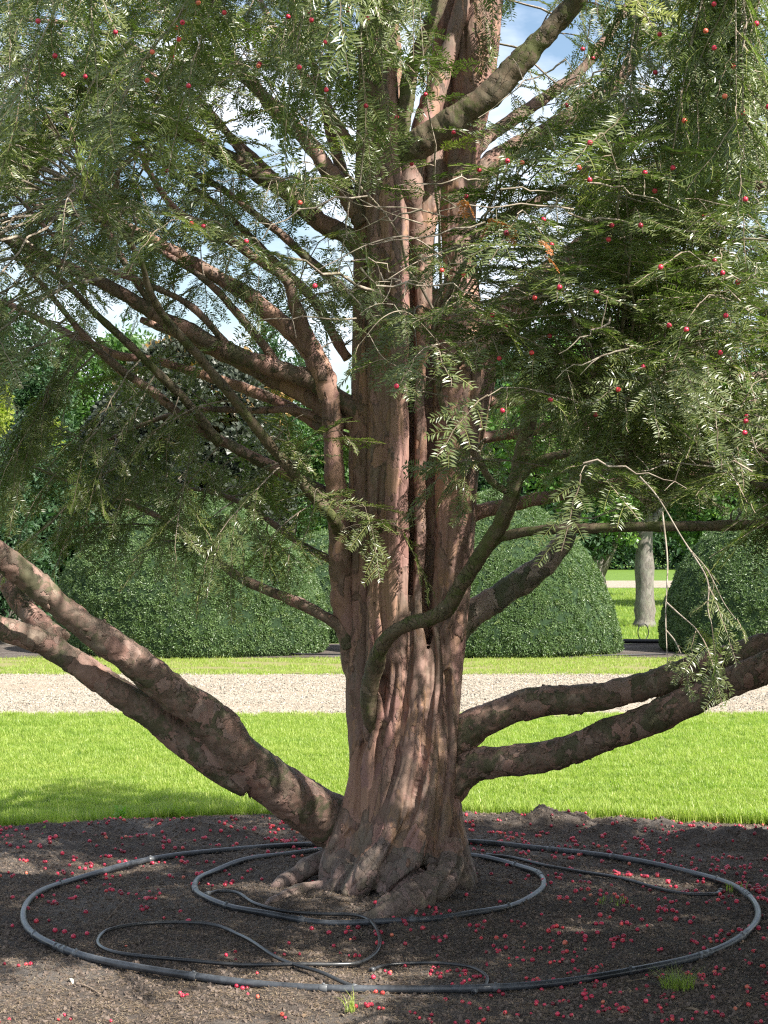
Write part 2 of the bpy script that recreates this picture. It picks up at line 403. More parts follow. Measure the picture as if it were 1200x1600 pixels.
def make_spray(seed, L=.26, n_side=8, nl=.033, nw=.0068, flat=.25, mat_n=0, gap=.0098):
    """A yew shoot along +X: woody axis, side shoots, two ranks of flat needles. Materials: 0 needle, 1 green shoot, 2 woody."""
    r = np.random.default_rng(seed); mb = MB(); V = []; Fq = []
    shoots = []
    n = 9; t = np.linspace(0, 1, n)
    ax = np.stack([t * L, np.cumsum(r.normal(0, .004, n)), -.10 * L * t ** 2 + np.cumsum(r.normal(0, .002, n))], 1)
    shoots.append((ax, .0022, .0010, 2))
    for k in range(n_side):
        u = .12 + .78 * (k + r.uniform(-.2, .2)) / n_side
        b = np.array([np.interp(u, t, ax[:, j]) for j in range(3)])
        side = 1 if k % 2 else -1
        l = L * r.uniform(.25, .55) * (1 - .55 * u)
        a = R(r.uniform(35, 62)) * side; el = r.uniform(-.35, .2)
        d = np.array((math.cos(a), math.sin(a), el)); tt = np.linspace(0, 1, 5)[:, None]
        c = b + d * l * tt + np.array((.25 * l, 0, -.22 * l)) * tt ** 2
        shoots.append((c, .0013, .0008, 1))
    for c, r0, r1, mi in shoots:
        v, f = tube_data(c, np.linspace(r0, r1, len(c)), 3, False); mb.add(v, f, mi)
        seg = np.linalg.norm(np.diff(c, axis=0), axis=1); cum = np.concatenate([[0], np.cumsum(seg)]); tot = cum[-1]
        start = .0 if mi == 1 else .15 * tot
        s = start
        while s < tot:
            b = np.array([np.interp(s, cum, c[:, j]) for j in range(3)])
            b2 = np.array([np.interp(min(s + .01, tot), cum, c[:, j]) for j in range(3)]); b1 = np.array([np.interp(max(s - .01, 0), cum, c[:, j]) for j in range(3)])
            tg = b2 - b1; tg /= np.linalg.norm(tg) + 1e-9
            sd = np.cross(np.array((0, 0, 1.)), tg); sd /= np.linalg.norm(sd) + 1e-9
            for sgn in (1, -1):
                if r.random() < .10: continue
                tip = .55 + .45 * min(1, (tot - s) / .03)
                ll = nl * r.uniform(.75, 1.1) * tip * min(1, .6 + (s - start) / .04)
                d = sd * sgn + tg * r.uniform(.35, .75) + np.array((0, 0, 1.)) * r.uniform(-.1, flat * 1.6)
                nr = np.cross(d, np.cross(np.array((0, 0, 1.)) + r.normal(0, .25, 3), d)); nr /= np.linalg.norm(nr) + 1e-9
                V.append(needle_quad(b, d, nr, ll, nw * r.uniform(.85, 1.15)))
            s += gap * r.uniform(.8, 1.2)
    V = np.array(V).reshape(-1, 3); k = len(V) // 4
    mb.add(V, [(4 * i, 4 * i + 1, 4 * i + 2, 4 * i + 3) for i in range(k)], 0)
    return mb

spray_protos = [proto('spray_%02d' % i, make_spray(100 + i, r_, s_).mesh('spray', [M['needle'], M['shoot'], M['shoot_old']], False))
                for i, (r_, s_) in enumerate([(.24, 5), (.28, 6), (.20, 4), (.24, 3), (.16, 2), (.30, 7), (.22, 6), (.26, 4), (.14, 3), (.32, 5)])]
dead_proto = [proto('dead_spray', make_spray(55, .1, 5).mesh('dead', [M['needle_dead'], M['needle_dead'], M['shoot_old']], False))]
coarse_protos = [proto('coarse_spray_%d' % i, make_spray(200 + i, .30, 8, .03, .0055, gap=.011).mesh('coarse', [M['needle'], M['shoot'], M['shoot_old']], False)) for i in range(3)]

def blade_tuft(seed, n, h, w, spread, mat, lean=.5, segs=2):
    r = np.random.default_rng(seed); mb = MB()
    for i in range(n):
        a = r.uniform(0, 2 * math.pi); rad = spread * math.sqrt(r.random()); b = np.array((rad * math.cos(a), rad * math.sin(a), 0))
        hh = h * r.uniform(.5, 1.1); a2 = r.uniform(0, 2 * math.pi); ln = lean * hh * r.uniform(.1, 1)
        s = np.array((-math.sin(a2), math.cos(a2), 0)) * w * .5; d = np.array((math.cos(a2), math.sin(a2), 0))
        m = b + d * ln * .3 + np.array((0, 0, hh * .6)); tp = b + d * ln + np.array((0, 0, hh))
        mb.add([b - s, b + s, m + s * .8, m - s * .8, tp], [(0, 1, 2, 3), (3, 2, 4)])
    return mb.mesh('tuft', [mat], False)

def leaf_clump(seed, n, size, w, rad, mat, out=0.4):
    """A handful of pointed oval leaves spread through a small ball."""
    r = np.random.default_rng(seed); mb = MB()
    for i in range(n):
        p = r.normal(0, 1, 3); p /= np.linalg.norm(p); q = p * rad * r.uniform(.3, 1)
        d = r.normal(0, 1, 3) + p * out * 2 + np.array((0, 0, -.3)); d /= np.linalg.norm(d)
        nr = r.normal(0, .6, 3) + np.array((0, 0, 1.)); nr -= d * nr.dot(d); nr /= np.linalg.norm(nr)
        s = np.cross(d, nr); L = size * r.uniform(.7, 1.2); W = L * w
        mb.add([q, q + d * L * .35 - s * W * .5 + nr * .04 * L, q + d * L * .7 - s * W * .4, q + d * L - nr * L * .1, q + d * L * .7 + s * W * .4, q + d * L * .35 + s * W * .5 + nr * .04 * L],
               [(0, 1, 4, 5), (1, 2, 3, 4)])
    return mb.mesh('clump', [mat], False)

def hedge_tuft(seed, mat):
    r = np.random.default_rng(seed); mb = MB()
    for i in range(16):
        b = np.array((r.uniform(-.03, .03), r.uniform(-.03, .03), -.01)); d = np.array((r.normal(0, .9), r.normal(0, .9), .55)); d /= np.linalg.norm(d)
        nr = np.array((0, 0, 1.)) + r.normal(0, .5, 3); nr -= d * nr.dot(d); nr /= np.linalg.norm(nr)
        q = needle_quad(b, d, nr, r.uniform(.035, .06), r.uniform(.011, .018)); mb.add(q, [(0, 1, 2, 3)])
    return mb.mesh('tuft', [mat], False)

def euler_from(dx, up):
    """Eulers (XYZ) for frames with X axis dx and Z roughly up; arrays (n,3)."""
    dx = dx / (np.linalg.norm(dx, axis=1)[:, None] + 1e-9)
    z = up - dx * np.sum(up * dx, 1)[:, None]; z /= np.linalg.norm(z, axis=1)[:, None] + 1e-9
    y = np.cross(z, dx)
    # R = [dx y z] columns ; XYZ euler: R = Rz Ry Rx
    ry = np.arcsin(np.clip(-dx[:, 2], -1, 1)); rz = np.arctan2(dx[:, 1], dx[:, 0]); rx = np.arctan2(y[:, 2], z[:, 2])
    return np.stack([rx, ry, rz], 1)

# ------------------------------------------------------------------ ground, bed, lawn, drive
def sheet(name, x0, x1, y0, y1, z, mat, nx=2, ny=2, zf=None, wob=None):
    xs = np.linspace(x0, x1, nx); ys = np.linspace(y0, y1, ny); V = []
    for j, y in enumerate(ys):
        for x in xs:
            yy = y
            if wob and j in (0, ny - 1): yy = y + wob * noise.noise(Vector((x * .7, y, 3.1))) + wob * .4 * noise.noise(Vector((x * 4, y, 1.1)))
            V.append((x, yy, z if zf is None else zf(x, yy)))
    Fc = [(j * nx + i, j * nx + i + 1, (j + 1) * nx + i + 1, (j + 1) * nx + i) for j in range(ny - 1) for i in range(nx - 1)]
    return tag(link(name, mesh_from(name, V, Fc, [mat])), kind='structure')

LAWN_Y1, DRIVE_Y1, VERGE_Y1 = 16.05, 21.0, 24.2
sheet('ground', -900, 900, -300, 1500, -.10, M['lawn'])
sheet('lawn', -40, 40, 10.5, LAWN_Y1, 0.0, M['lawn'], 60, 2)
sheet('gravel_drive', -60, 60, LAWN_Y1 - .2, DRIVE_Y1 + .3, .004, M['gravel'], 400, 2, wob=.32)
sheet('verge', -60, 60, DRIVE_Y1, VERGE_Y1, .010, M['verge'], 400, 2, wob=.7)
sheet('hedge_bed', -60, 60, VERGE_Y1 - .4, 27.2, .014, M['soil'], 120, 2, wob=.2)
sheet('far_lawn', -80, 80, 27.1, 64, .004, M['lawn'])
sheet('far_path', -80, 80, 62, 74, .012, M['gravel'])

def bed_edge(x):
    base = np.interp(x, [-7, -5.0, -3.6, -2.2, -1.6, -1.0, -.4, .4, 1.0, 1.6, 2.2, 3.6, 5.0, 7], [5, 7.2, 8.9, 9.50, 9.72, 10.0, 10.1, 10.1, 10.0, 9.85, 9.70, 9.2, 7.6, 5])
    return base + .07 * noise.noise(Vector((x * 1.7, 0, 0))) + .04 * noise.noise(Vector((x * 6, 2, 0)))
MOUNDS = [(G(120, 1325), .35, .12, .07), (G(60, 1335), .3, .12, .05), (G(310, 1308), .22, .10, .06), (G(230, 1300), .3, .15, .05), (G(870, 1300), .30, .12, .07), (G(800, 1297), .3, .1, .05),
          (G(960, 1312), .30, .12, .06), (G(1110, 1325), .30, .16, .08), (G(1000, 1300), .5, .1, .05), (G(1190, 1330), .3, .15, .06), (G(700, 1296), .3, .09, .04), (G(250, 1335), .3, .08, .02), (G(630, 1400), .5, .45, .035)]
def soil_h(x, y):
    e = bed_edge(x) - y
    e = min(e, y - 1.0, (x + 6.6) , 6.6 - x)
    s = max(0.0, min(1.0, (e + .06) / .16))
    h = .016 + .020 * noise.fractal(Vector((x * 1.3, y * 1.3, 0)), 1.0, 2.0, 2) + .012 * noise.fractal(Vector((x * 7, y * 7, 4)), 1.0, 2.1, 4)
    h += .007 * max(0, noise.noise(Vector((x * 26, y * 26, 2)))) 
    for c, ax, ay, hh in MOUNDS:
        q = ((x - c[0]) / ax) ** 2 + ((y - c[1]) / ay) ** 2
        if q < 6: h += hh * math.exp(-q) * (.9 + .35 * noise.fractal(Vector((x * 11, y * 11, 7)), 1.0, 2.0, 3))
    return (-.03) * (1 - s) + h * s
def soil_smooth(x, y):
    return soil_h(x, y)
# fine grid in view, coarser outside
def soil_grid():
    xs = np.concatenate([np.linspace(-6.9, -2.6, 22)[:-1], np.linspace(-2.6, 2.6, 290), np.linspace(2.6, 6.9, 22)[1:]])
    ys = np.concatenate([np.linspace(.8, 5.4, 20)[:-1], np.linspace(5.4, 10.4, 300)])
    V = [(x, y, soil_h(x, y)) for y in ys for x in xs]; nx = len(xs)
    Fc = [(j * nx + i, j * nx + i + 1, (j + 1) * nx + i + 1, (j + 1) * nx + i) for j in range(len(ys) - 1) for i in range(nx - 1)]
    return mesh_from('soil_bed', V, Fc, [M['soil']])
bed = tag(link('soil_bed', soil_grid()), kind='structure')
# turf around the bed: a strip whose inner edge follows the bed
def turf_ring():
    xs = np.linspace(-40, 40, 400); V = []; Fc = []
    for x in xs:
        e = bed_edge(x) if abs(x) < 6.9 else 1.0
        if abs(x) > 6.6: e = 1.0
        for k, y in enumerate((e, (e + 10.5) / 2, 10.55)): V.append((x, y, -.002 if k else -.004))
    for i in range(len(xs) - 1):
        for k in range(2): Fc.append((3 * i + k, 3 * i + 3 + k, 3 * i + 4 + k, 3 * i + 1 + k))
    return mesh_from('lawn_edge', V, Fc, [M['lawn']])
tag(link('lawn_edge', turf_ring()), kind='structure')

# soil crumbs and litter
def flat_scatter(n, x0, x1, y0, y1, cond=None, hz=None, bias=0):
    P_ = []
    while len(P_) < n:
        y = y0 + (y1 - y0) * rng.random() ** (1 + bias); x = rng.uniform(x0, x1) * (y / y1 if x0 < 0 else 1)
        if cond and not cond(x, y): continue
        P_.append((x, y, (hz(x, y) if hz else 0)))
    return np.array(P_)
def crumb(seed, r0=.006):
    r = np.random.default_rng(seed); v = np.array([(1, 0, 0), (-1, 0, 0), (0, 1, 0), (0, -1, 0), (0, 0, 1), (0, 0, -1), (.6, .6, .5), (-.6, .5, .6)]) * r0
    v = v * r.uniform(.6, 1.3, (8, 1))
    f = [(0, 6, 4), (0, 2, 6), (6, 2, 4), (2, 7, 4), (2, 1, 7), (7, 1, 4), (1, 3, 4), (3, 0, 4), (0, 5, 2), (2, 5, 1), (1, 5, 3), (3, 5, 0)]
    return mesh_from('crumb', v, f, [M['clod']], False)
crumbs = [proto('crumb_%d' % i, crumb(i)) for i in range(4)]
inbed = lambda x, y: y < bed_edge(x) - .02
pts = flat_scatter(30000, -2.35, 2.35, 5.6, 10.0, inbed, soil_h)
gn_scatter('soil_crumbs', pts, rng.uniform(0, 6.28, (len(pts), 3)), rng.uniform(.4, 1.5, len(pts)) ** 1.8, rng.integers(0, 4, len(pts)), crumbs)
def litter(seed):
    r = np.random.default_rng(seed); mb = MB()
    for i in range(7):
        b = np.array((r.uniform(-.03, .03), r.uniform(-.03, .03), r.uniform(.001, .005))); a = r.uniform(0, 6.28); d = np.array((math.cos(a), math.sin(a), r.uniform(-.2, .35)))
        mb.add(needle_quad(b, d, np.array((0, 0, 1.)), r.uniform(.01, .03), r.uniform(.0015, .003)), [(0, 1, 2, 3)])
    return mb.mesh('litter', [M['litter']], False)
lit = [proto('litter_%d' % i, litter(i)) for i in range(4)]
pts = flat_scatter(18000, -2.35, 2.35, 5.6, 10.0, inbed, soil_h)
rt = np.zeros((len(pts), 3)); rt[:, 2] = rng.uniform(0, 6.28, len(pts))
gn_scatter('needle_litter', pts, rt, rng.uniform(.6, 1.3, len(pts)), rng.integers(0, 4, len(pts)), lit)

# lawn grass
tufts = [proto('grass_tuft_%d' % i, blade_tuft(i, 20, .036, .0036, .045, M['grass'], .9)) for i in range(5)]
inlawn = lambda x, y: y > bed_edge(x) + .02 + .04 * noise.noise(Vector((x * 9, y * 9, 0)))
pts = flat_scatter(38000, -6.2, 6.2, 9.3, 16.0, inlawn, None, .25)
rt = np.zeros((len(pts), 3)); rt[:, 2] = rng.uniform(0, 6.28, len(pts)); rt[:, :2] = rng.normal(0, .15, (len(pts), 2))
sc = rng.uniform(.7, 1.25, len(pts)) * np.array([1 + .3 * noise.noise(Vector((p[0] * 1.5, p[1] * 3, 0))) for p in pts])
gn_scatter('lawn_grass', pts, rt, sc, rng.integers(0, 5, len(pts)), tufts)
# longer unmown grass along the bed edge
xs = rng.uniform(-2.6, 2.6, 1500); pts = np.array([(x, bed_edge(x) + abs(rng.normal(0, .12 if x < -.3 else .05)) - .02, 0) for x in xs])
long_tufts = [proto('long_tuft_%d' % i, blade_tuft(30 + i, 9, .09, .0042, .03, M['grass'], .8)) for i in range(3)]
rt = np.zeros((len(pts), 3)); rt[:, 2] = rng.uniform(0, 6.28, len(pts))
gn_scatter('edge_grass', pts, rt, rng.uniform(.5, 1.2, len(pts)), rng.integers(0, 3, len(pts)), long_tufts)
# verge and far grass
vt = [proto('verge_tuft_%d' % i, blade_tuft(50 + i, 10, .06, .006, .08, M['grass'], .8)) for i in range(3)]
c_ok = lambda x, y: noise.noise(Vector((x * .9, y * 1.4, 5))) > -.3 + .5 * max(0, y - 23.4)
pts = flat_scatter(9000, -5.8, 5.8, 20.8, 24.3, c_ok)
rt = np.zeros((len(pts), 3)); rt[:, 2] = rng.uniform(0, 6.28, len(pts))
gn_scatter('verge_grass', pts, rt, rng.uniform(.35, 1.0, len(pts)), rng.integers(0, 3, len(pts)), vt)
pts = np.stack([rng.uniform(2.6, 10, 5000), 27.3 + 33 * rng.random(5000) ** 1.5, np.zeros(5000)], 1)
rt = np.zeros((len(pts), 3)); rt[:, 2] = rng.uniform(0, 6.28, len(pts))
gn_scatter('far_grass', pts, rt, rng.uniform(1., 1.8, len(pts)), rng.integers(0, 3, len(pts)), vt)
# pebbles
def pebble(seed):
    r = np.random.default_rng(seed); v = np.array([(1, 0, 0), (-1, 0, 0), (0, 1, 0), (0, -1, 0), (0, 0, .6), (0, 0, -.4)]) * .011 * r.uniform(.7, 1.3, (6, 1))
    return mesh_from('pebble', v, [(0, 2, 4), (2, 1, 4), (1, 3, 4), (3, 0, 4), (0, 5, 2), (2, 5, 1), (1, 5, 3), (3, 5, 0)], [M['pebble']], False)
pebs = [proto('pebble_%d' % i, pebble(i)) for i in range(3)]
rowd = lambda x, y: rng.random() < .35 + .65 * (noise.noise(Vector((x * .3, y * 1.2, 8))) > -.05)
pts = flat_scatter(24000, -5.4, 5.4, LAWN_Y1 - .05, DRIVE_Y1, rowd); pts[:, 2] = .006
gn_scatter('drive_pebbles', pts, rng.uniform(0, 6.28, (len(pts), 3)), rng.uniform(.5, 1.5, len(pts)), rng.integers(0, 3, len(pts)), pebs)

# ------------------------------------------------------------------ the yew tree
YT = 7.9
tree = empty('yew_tree', (0.05, YT, 0))
tag(tree, 'old yew tree with fluted reddish trunk and low spreading limbs, standing inside the pipe rings', 'tree')
def under(name, me, parent=tree):
    o = link(name, me, parent)
    if parent is tree: o.location = (-tree.location.x, -tree.location.y, -tree.location.z)
    return o

def rope_world(rows, base=YT):
    """rows (px, py, dY, r_px) -> world centre line and radii"""
    s = spline([(*P(a, b, base + d), r / F * (base + d)) for a, b, d, r in rows], 7)
    return s[:, :3], s[:, 3]

def remeshed(name, tubes, voxel, mats, smooth_it=3, disp=None, furrow=None):
    mb = MB()
    for c, r in tubes:
        v, f = tube_data(c, r, 16); mb.add(v, f)
    me = mb.mesh(name + '_raw', [], False)
    ob = bpy.data.objects.new('tmp', me); COL.objects.link(ob)
    md = ob.modifiers.new('r', 'REMESH'); md.mode = 'VOXEL'; md.voxel_size = voxel
    ms = ob.modifiers.new('s', 'SMOOTH'); ms.factor = .5; ms.iterations = smooth_it
    dg = bpy.context.evaluated_depsgraph_get(); dg.update()
    out = bpy.data.meshes.new_from_object(ob.evaluated_get(dg)); out.name = name
    bpy.data.objects.remove(ob); bpy.data.meshes.remove(me)
    n = len(out.vertices); co = np.empty(n * 3); out.vertices.foreach_get('co', co); co = co.reshape(-1, 3)
    nr = np.empty(n * 3); out.vertices.foreach_get('normal', nr); nr = nr.reshape(-1, 3)
    if disp:
        d = np.array([disp(p) for p in co])
        if furrow: d = d - furrow(co)
        co = co + nr * d[:, None]
        out.vertices.foreach_set('co', co.ravel())
    out.materials.clear()
    for m in mats: out.materials.append(m)
    out.polygons.foreach_set('use_smooth', np.ones(len(out.polygons), dtype=bool)); out.update()
    return out, co

TRUNK = [
 # left grey column
 [(500, 1392, -.02, 12), (518, 1375, -.04, 26), (533, 1335, -.06, 30), (556, 1280, -.05, 30), (570, 1200, -.03, 26), (563, 1100, 0, 24), (565, 1000, 0, 24), (566, 900, 0, 24), (569, 700, 0, 25), (574, 500, 0, 25), (577, 300, .02, 25), (582, 150, .02, 24), (585, -80, .04, 22)],
 # second ridge
 [(540, 1392, -.12, 20), (556, 1345, -.13, 26), (574, 1290, -.12, 26), (582, 1200, -.12, 22), (584, 1120, -.13, 20), (588, 1000, -.12, 20), (590, 800, -.12, 20), (591, 600, -.12, 20), (590, 400, -.10, 22), (590, 200, -.08, 24), (592, -80, -.05, 22)],
 # main lit ridge
 [(560, 1395, -.20, 26), (580, 1350, -.20, 30), (602, 1270, -.17, 25), (610, 1180, -.16, 21), (618, 1090, -.16, 19), (620, 1000, -.14, 22), (620, 900, -.15, 25), (620, 700, -.15, 27), (620, 500, -.14, 27), (616, 350, -.12, 28), (606, 200, -.10, 26), (600, 80, -.08, 24), (598, -80, -.06, 24)],
 # narrow middle column
 [(540, 1400, -.28, 18), (572, 1368, -.28, 30), (610, 1310, -.24, 32), (634, 1230, -.20, 26), (648, 1150, -.18, 23), (652, 1060, -.15, 18), (653, 950, -.11, 15), (656, 800, -.08, 15), (657, 620, -.08, 16), (662, 480, -.03, 20), (668, 300, .02, 24), (684, 160, .06, 24), (698, 40, .08, 22), (706, -80, .08, 22)],
 [(598, 1400, -.30, 22), (628, 1368, -.30, 30), (652, 1300, -.25, 26), (668, 1220, -.20, 19), (676, 1140, -.17, 15), (680, 1050, -.14, 13), (684, 980, -.10, 18)],
 [(672, 1240, -.19, 10), (682, 1150, -.15, 11), (690, 1060, -.13, 10), (694, 980, -.1, 12)],
 # right column
 [(664, 1360, -.22, 18), (683, 1300, -.18, 20), (692, 1220, -.13, 20), (698, 1130, -.09, 20), (702, 1050, -.07, 22), (702, 960, -.06, 30), (706, 860, -.07, 34), (711, 760, -.07, 34), (716, 680, -.07, 36), (722, 600, -.05, 38), (722, 520, -.03, 34), (720, 440, 0, 28), (716, 320, .04, 28), (726, 200, .06, 32), (742, 80, .08, 38), (752, -80, .10, 40)],
 [(722, 760, -.03, 20), (738, 650, -.02, 26), (750, 590, 0, 24), (757, 540, .0, 20), (770, 500, 0, 20), (800, 470, .02, 20)],
 # right buttress
 [(722, 1436, -.10, 26), (718, 1400, -.08, 28), (712, 1340, -.06, 24), (702, 1270, -.04, 18), (700, 1200, 0, 16), (703, 1100, .02, 14)],
 [(745, 1430, -.04, 10), (728, 1375, -.03, 18), (712, 1320, 0, 20), (700, 1250, .06, 20)],
 # big front root
 [(706, 1312, -.20, 16), (702, 1350, -.26, 24), (678, 1382, -.38, 31), (642, 1406, -.52, 31), (604, 1428, -.64, 27), (570, 1446, -.70, 15)],
 # left spurs
 [(548, 1350, -.14, 26), (530, 1385, -.18, 20), (500, 1396, -.16, 12)],
 # cores
 [(632, 1400, .08, 84), (632, 1340, .08, 74), (634, 1270, .09, 62), (632, 1200, .11, 58), (632, 1100, .12, 54), (632, 1000, .12, 50), (622, 900, .14, 48), (618, 700, .16, 46), (616, 500, .14, 43), (608, 300, .09, 38), (598, 100, .04, 30), (592, -80, .04, 26)],
 [(668, 1010, .08, 38), (682, 850, .05, 34), (686, 700, .05, 34), (690, 560, .06, 34), (696, 450, .08, 30)],
 [(652, 600, .10, 30), (654, 450, .11, 30), (656, 320, .12, 29), (662, 220, .13, 24), (672, 150, .13, 16)],
 # knot below the green branch
 [(578, 1070, -.20, 15), (584, 1105, -.17, 14), (590, 1150, -.12, 14)],
]
SLIM = {1: .80, 2: .84, 3: .86, 4: .82, 5: .8, 0: .95}
TRUNK = [[(a, b, d, r * SLIM.get(k, 1.0)) for a, b, d, r in t] for k, t in enumerate(TRUNK)]
CREASE = [   # (depth m, half width m, points) : furrows between the fused stems, top to foot
 (.032, .010, [(606, 560), (605, 638), (601, 699), (596, 763), (593, 803), (589, 870), (584, 950), (584, 1010)]),
 (.026, .011, [(640, 257), (644, 310), (645, 363), (645, 417), (644, 470), (643.5, 566), (643, 737), (643, 817), (643, 883), (643, 950), (641, 1000), (638, 1050), (633, 1110), (624, 1140), (620, 1176), (620, 1194), (608, 1230), (602, 1260), (584, 1308), (545, 1344), (524, 1368)]),
 (.070, .014, [(680, 337), (683, 417), (680, 500), (671, 630), (675, 710), (673, 790), (675, 817), (671, 870), (667, 950), (672, 1000), (678, 1050), (671, 1125), (662, 1179), (650, 1236), (647, 1266), (626, 1305), (611, 1335), (596, 1359)]),
 (.020, .008, [(583, 760), (583, 800), (579, 897), (580, 950)]),
 (.040, .010, [(599, 1060), (587, 1104), (576, 1149), (560, 1182), (556, 1218), (557, 1260), (557, 1290), (530, 1314), (515, 1332)]),
 (.040, .010, [(617, 1040), (611, 1110), (599, 1140), (594, 1164), (590, 1185), (590, 1230), (590, 1254), (584, 1284)]),
 (.032, .009, [(688, 960), (695, 1050), (689, 1125), (680, 1191), (668, 1242), (662, 1278), (647, 1305), (632, 1329)]),
 (.060, .012, [(698, 1050), (701, 1110), (704, 1164), (698, 1218), (689, 1260), (684, 1305), (680, 1350)]),
 (.045, .010, [(722, 1332), (716, 1353), (698, 1374), (686, 1395), (684, 1430)]),
 (.040, .009, [(680, 1350), (650, 1362), (620, 1383), (596, 1405), (560, 1424)]),
 (.050, .013, [(740, 540), (740, 566), (743, 593), (736, 640), (734, 670)]),
 (.016, .006, [(565, 600), (565, 683), (567, 790), (560, 897), (562, 1000)]),
 (.018, .007, [(625, 560), (622, 640), (628, 720), (622, 800), (628, 880), (622, 950), (618, 1020)]),
 (.018, .007, [(700, 720), (704, 800), (698, 880), (694, 950)]),
 (.020, .008, [(575, 100), (580, 250), (574, 400), (578, 520), (584, 620)]),
 (.020, .008, [(612, 150), (616, 300), (608, 430), (612, 520)]),
 (.022, .008, [(655, 1060), (652, 1120), (645, 1180), (634, 1230), (625, 1290), (596, 1330), (566, 1368), (540, 1392)]),
]
CR = []
for dep, wid, pl in CREASE:
    c_ = spline(pl, 5)
    for (a0, b0), (a1, b1) in zip(c_[:-1], c_[1:]): CR.append((a0, b0, a1, b1, dep, wid * F / YT))
CR = np.array(CR)
def crease_depth(co):
    out = np.zeros(len(co)); front = co[:, 1] < YT + .16
    idx = np.where(front)[0]
    for st in range(0, len(idx), 20000):
        ii = idx[st:st + 20000]; c = co[ii]
        px = 600 + c[:, 0] / c[:, 1] * F; py = HZ - (c[:, 2] - CH) / c[:, 1] * F
        px = px + 1.6 * np.sin(py * .035) + .5 * np.sin(py * .11 + 1)
        best = np.zeros(len(ii))
        for a0, b0, a1, b1, dep, w in CR:
            m = (py > min(b0, b1) - 14) & (py < max(b0, b1) + 14)
            if not m.any(): continue
            dx, dy = a1 - a0, b1 - b0; t = np.clip(((px[m] - a0) * dx + (py[m] - b0) * dy) / (dx * dx + dy * dy + 1e-9), 0, 1)
            d = np.hypot(px[m] - a0 - t * dx, py[m] - b0 - t * dy)
            k = np.exp(-np.abs(d / (w * .95)) ** 1.4) * np.minimum(dep, .05) * .52 - .004 * np.exp(-((d - 2.6 * w) / w) ** 2)
            best[m] = np.where(k > best[m], k, np.where(best[m] == 0, k, best[m]))
        out[ii] = best
    return out
def trunk_disp(p):
    x, y, z = p
    g = noise.noise(Vector((x * 26, y * 26, z * 1.4)))
    low = max(0, min(1, (z - .1) / .4))
    d = -.004 * max(0, .2 - abs(g)) / .2
    d += (.003 + .002 * low) * noise.fractal(Vector((x * 7, y * 7, z * 1.6)), 1.0, 2.0, 3)
    d += .0022 * noise.fractal(Vector((x * 30, y * 30, z * 11)), 1.0, 2.0, 3)
    q = Vector((x * 17 + .9 * g, y * 17, z * 7.5 + .9 * noise.noise(Vector((x * 9, y * 9, z * 9)))))
    return d + .0022 * noise.cell(q)
trunk_me, trunk_co = remeshed('trunk', [rope_world(t) for t in TRUNK], .0062, [M['bark'], M['root']], 2, trunk_disp, crease_depth)
# grey root bark where the trunk flares into the soil
pc = np.empty(len(trunk_me.polygons) * 3); trunk_me.polygons.foreach_get('center', pc); pc = pc.reshape(-1, 3)
mi = np.array([1 if c[2] < .17 + .10 * noise.noise(Vector((c[0] * 9, c[1] * 9, c[2] * 5))) + .1 * (c[1] < 7.6) else 0 for c in pc], dtype=np.int32)
trunk_me.polygons.foreach_set('material_index', mi)
trunk = under('trunk', trunk_me)

ROOTS = [
 [(520, 1340, .10, 20), (490, 1352, .06, 17), (455, 1372, 0, 14), (425, 1392, -.05, 9)],
 [(530, 1385, -.10, 20), (492, 1390, -.14, 15), (460, 1398, -.22, 14), (430, 1412, -.36, 12), (405, 1428, -.52, 6)],
 [(420, 1436, -.50, 6), (380, 1437, -.55, 12), (340, 1436, -.55, 11), (318, 1440, -.55, 5)],
 [(690, 1436, -.32, 12), (730, 1440, -.40, 10), (775, 1442, -.45, 6)],
]
for rt_ in ROOTS:
    c, r = rope_world(rt_)
    c[:, 2] = np.maximum(c[:, 2], -.6 * r)
    me, _ = remeshed('root', [(c, r)], .008, [M['root']], 2, lambda p: .008 * fbm(p, 9) + .003 * fbm(p, 30))
    under('root', me)

LIMBS = [   # (tubes, material)
 ([[(650, 1350, .24, 26), (600, 1330, .20, 36), (545, 1298, .12, 44), (482, 1262, 0, 46), (425, 1222, -.14, 40), (375, 1180, -.26, 38), (335, 1130, -.32, 37), (265, 1078, -.4, 31), (195, 1022, -.5, 28), (120, 968, -.6, 26), (40, 900, -.7, 23), (-80, 812, -.9, 22)],
   [(600, 1310, .2, 26), (540, 1278, .14, 26), (470, 1238, -.05, 22), (415, 1212, -.14, 22), (370, 1195, -.2, 24)],
   [(390, 1215, -.2, 34), (345, 1190, -.22, 34), (290, 1150, -.24, 34), (225, 1100, -.28, 31), (150, 1052, -.33, 28), (75, 1002, -.40, 25), (0, 975, -.46, 24), (-100, 940, -.55, 22)],
   [(100, 1000, -.30, 16), (60, 972, -.24, 19), (22, 925, -.18, 20), (-8, 890, -.12, 20), (-80, 840, 0, 18)]], 'limb'),
 ([[(672, 1175, .02, 46), (712, 1152, 0, 34), (750, 1128, -.02, 30), (800, 1106, -.05, 27), (850, 1096, -.08, 26), (920, 1090, -.12, 25), (1000, 1074, -.18, 25), (1070, 1052, -.24, 26), (1135, 1030, -.3, 25), (1280, 985, -.42, 24)]], 'limb'),
 ([[(668, 1245, .04, 40), (712, 1208, 0, 38), (745, 1195, -.04, 31), (800, 1190, -.08, 28), (870, 1178, -.14, 27), (950, 1150, -.22, 28), (1030, 1118, -.3, 28), (1100, 1085, -.38, 28), (1160, 1058, -.45, 28), (1290, 1005, -.58, 27)]], 'limb'),
]
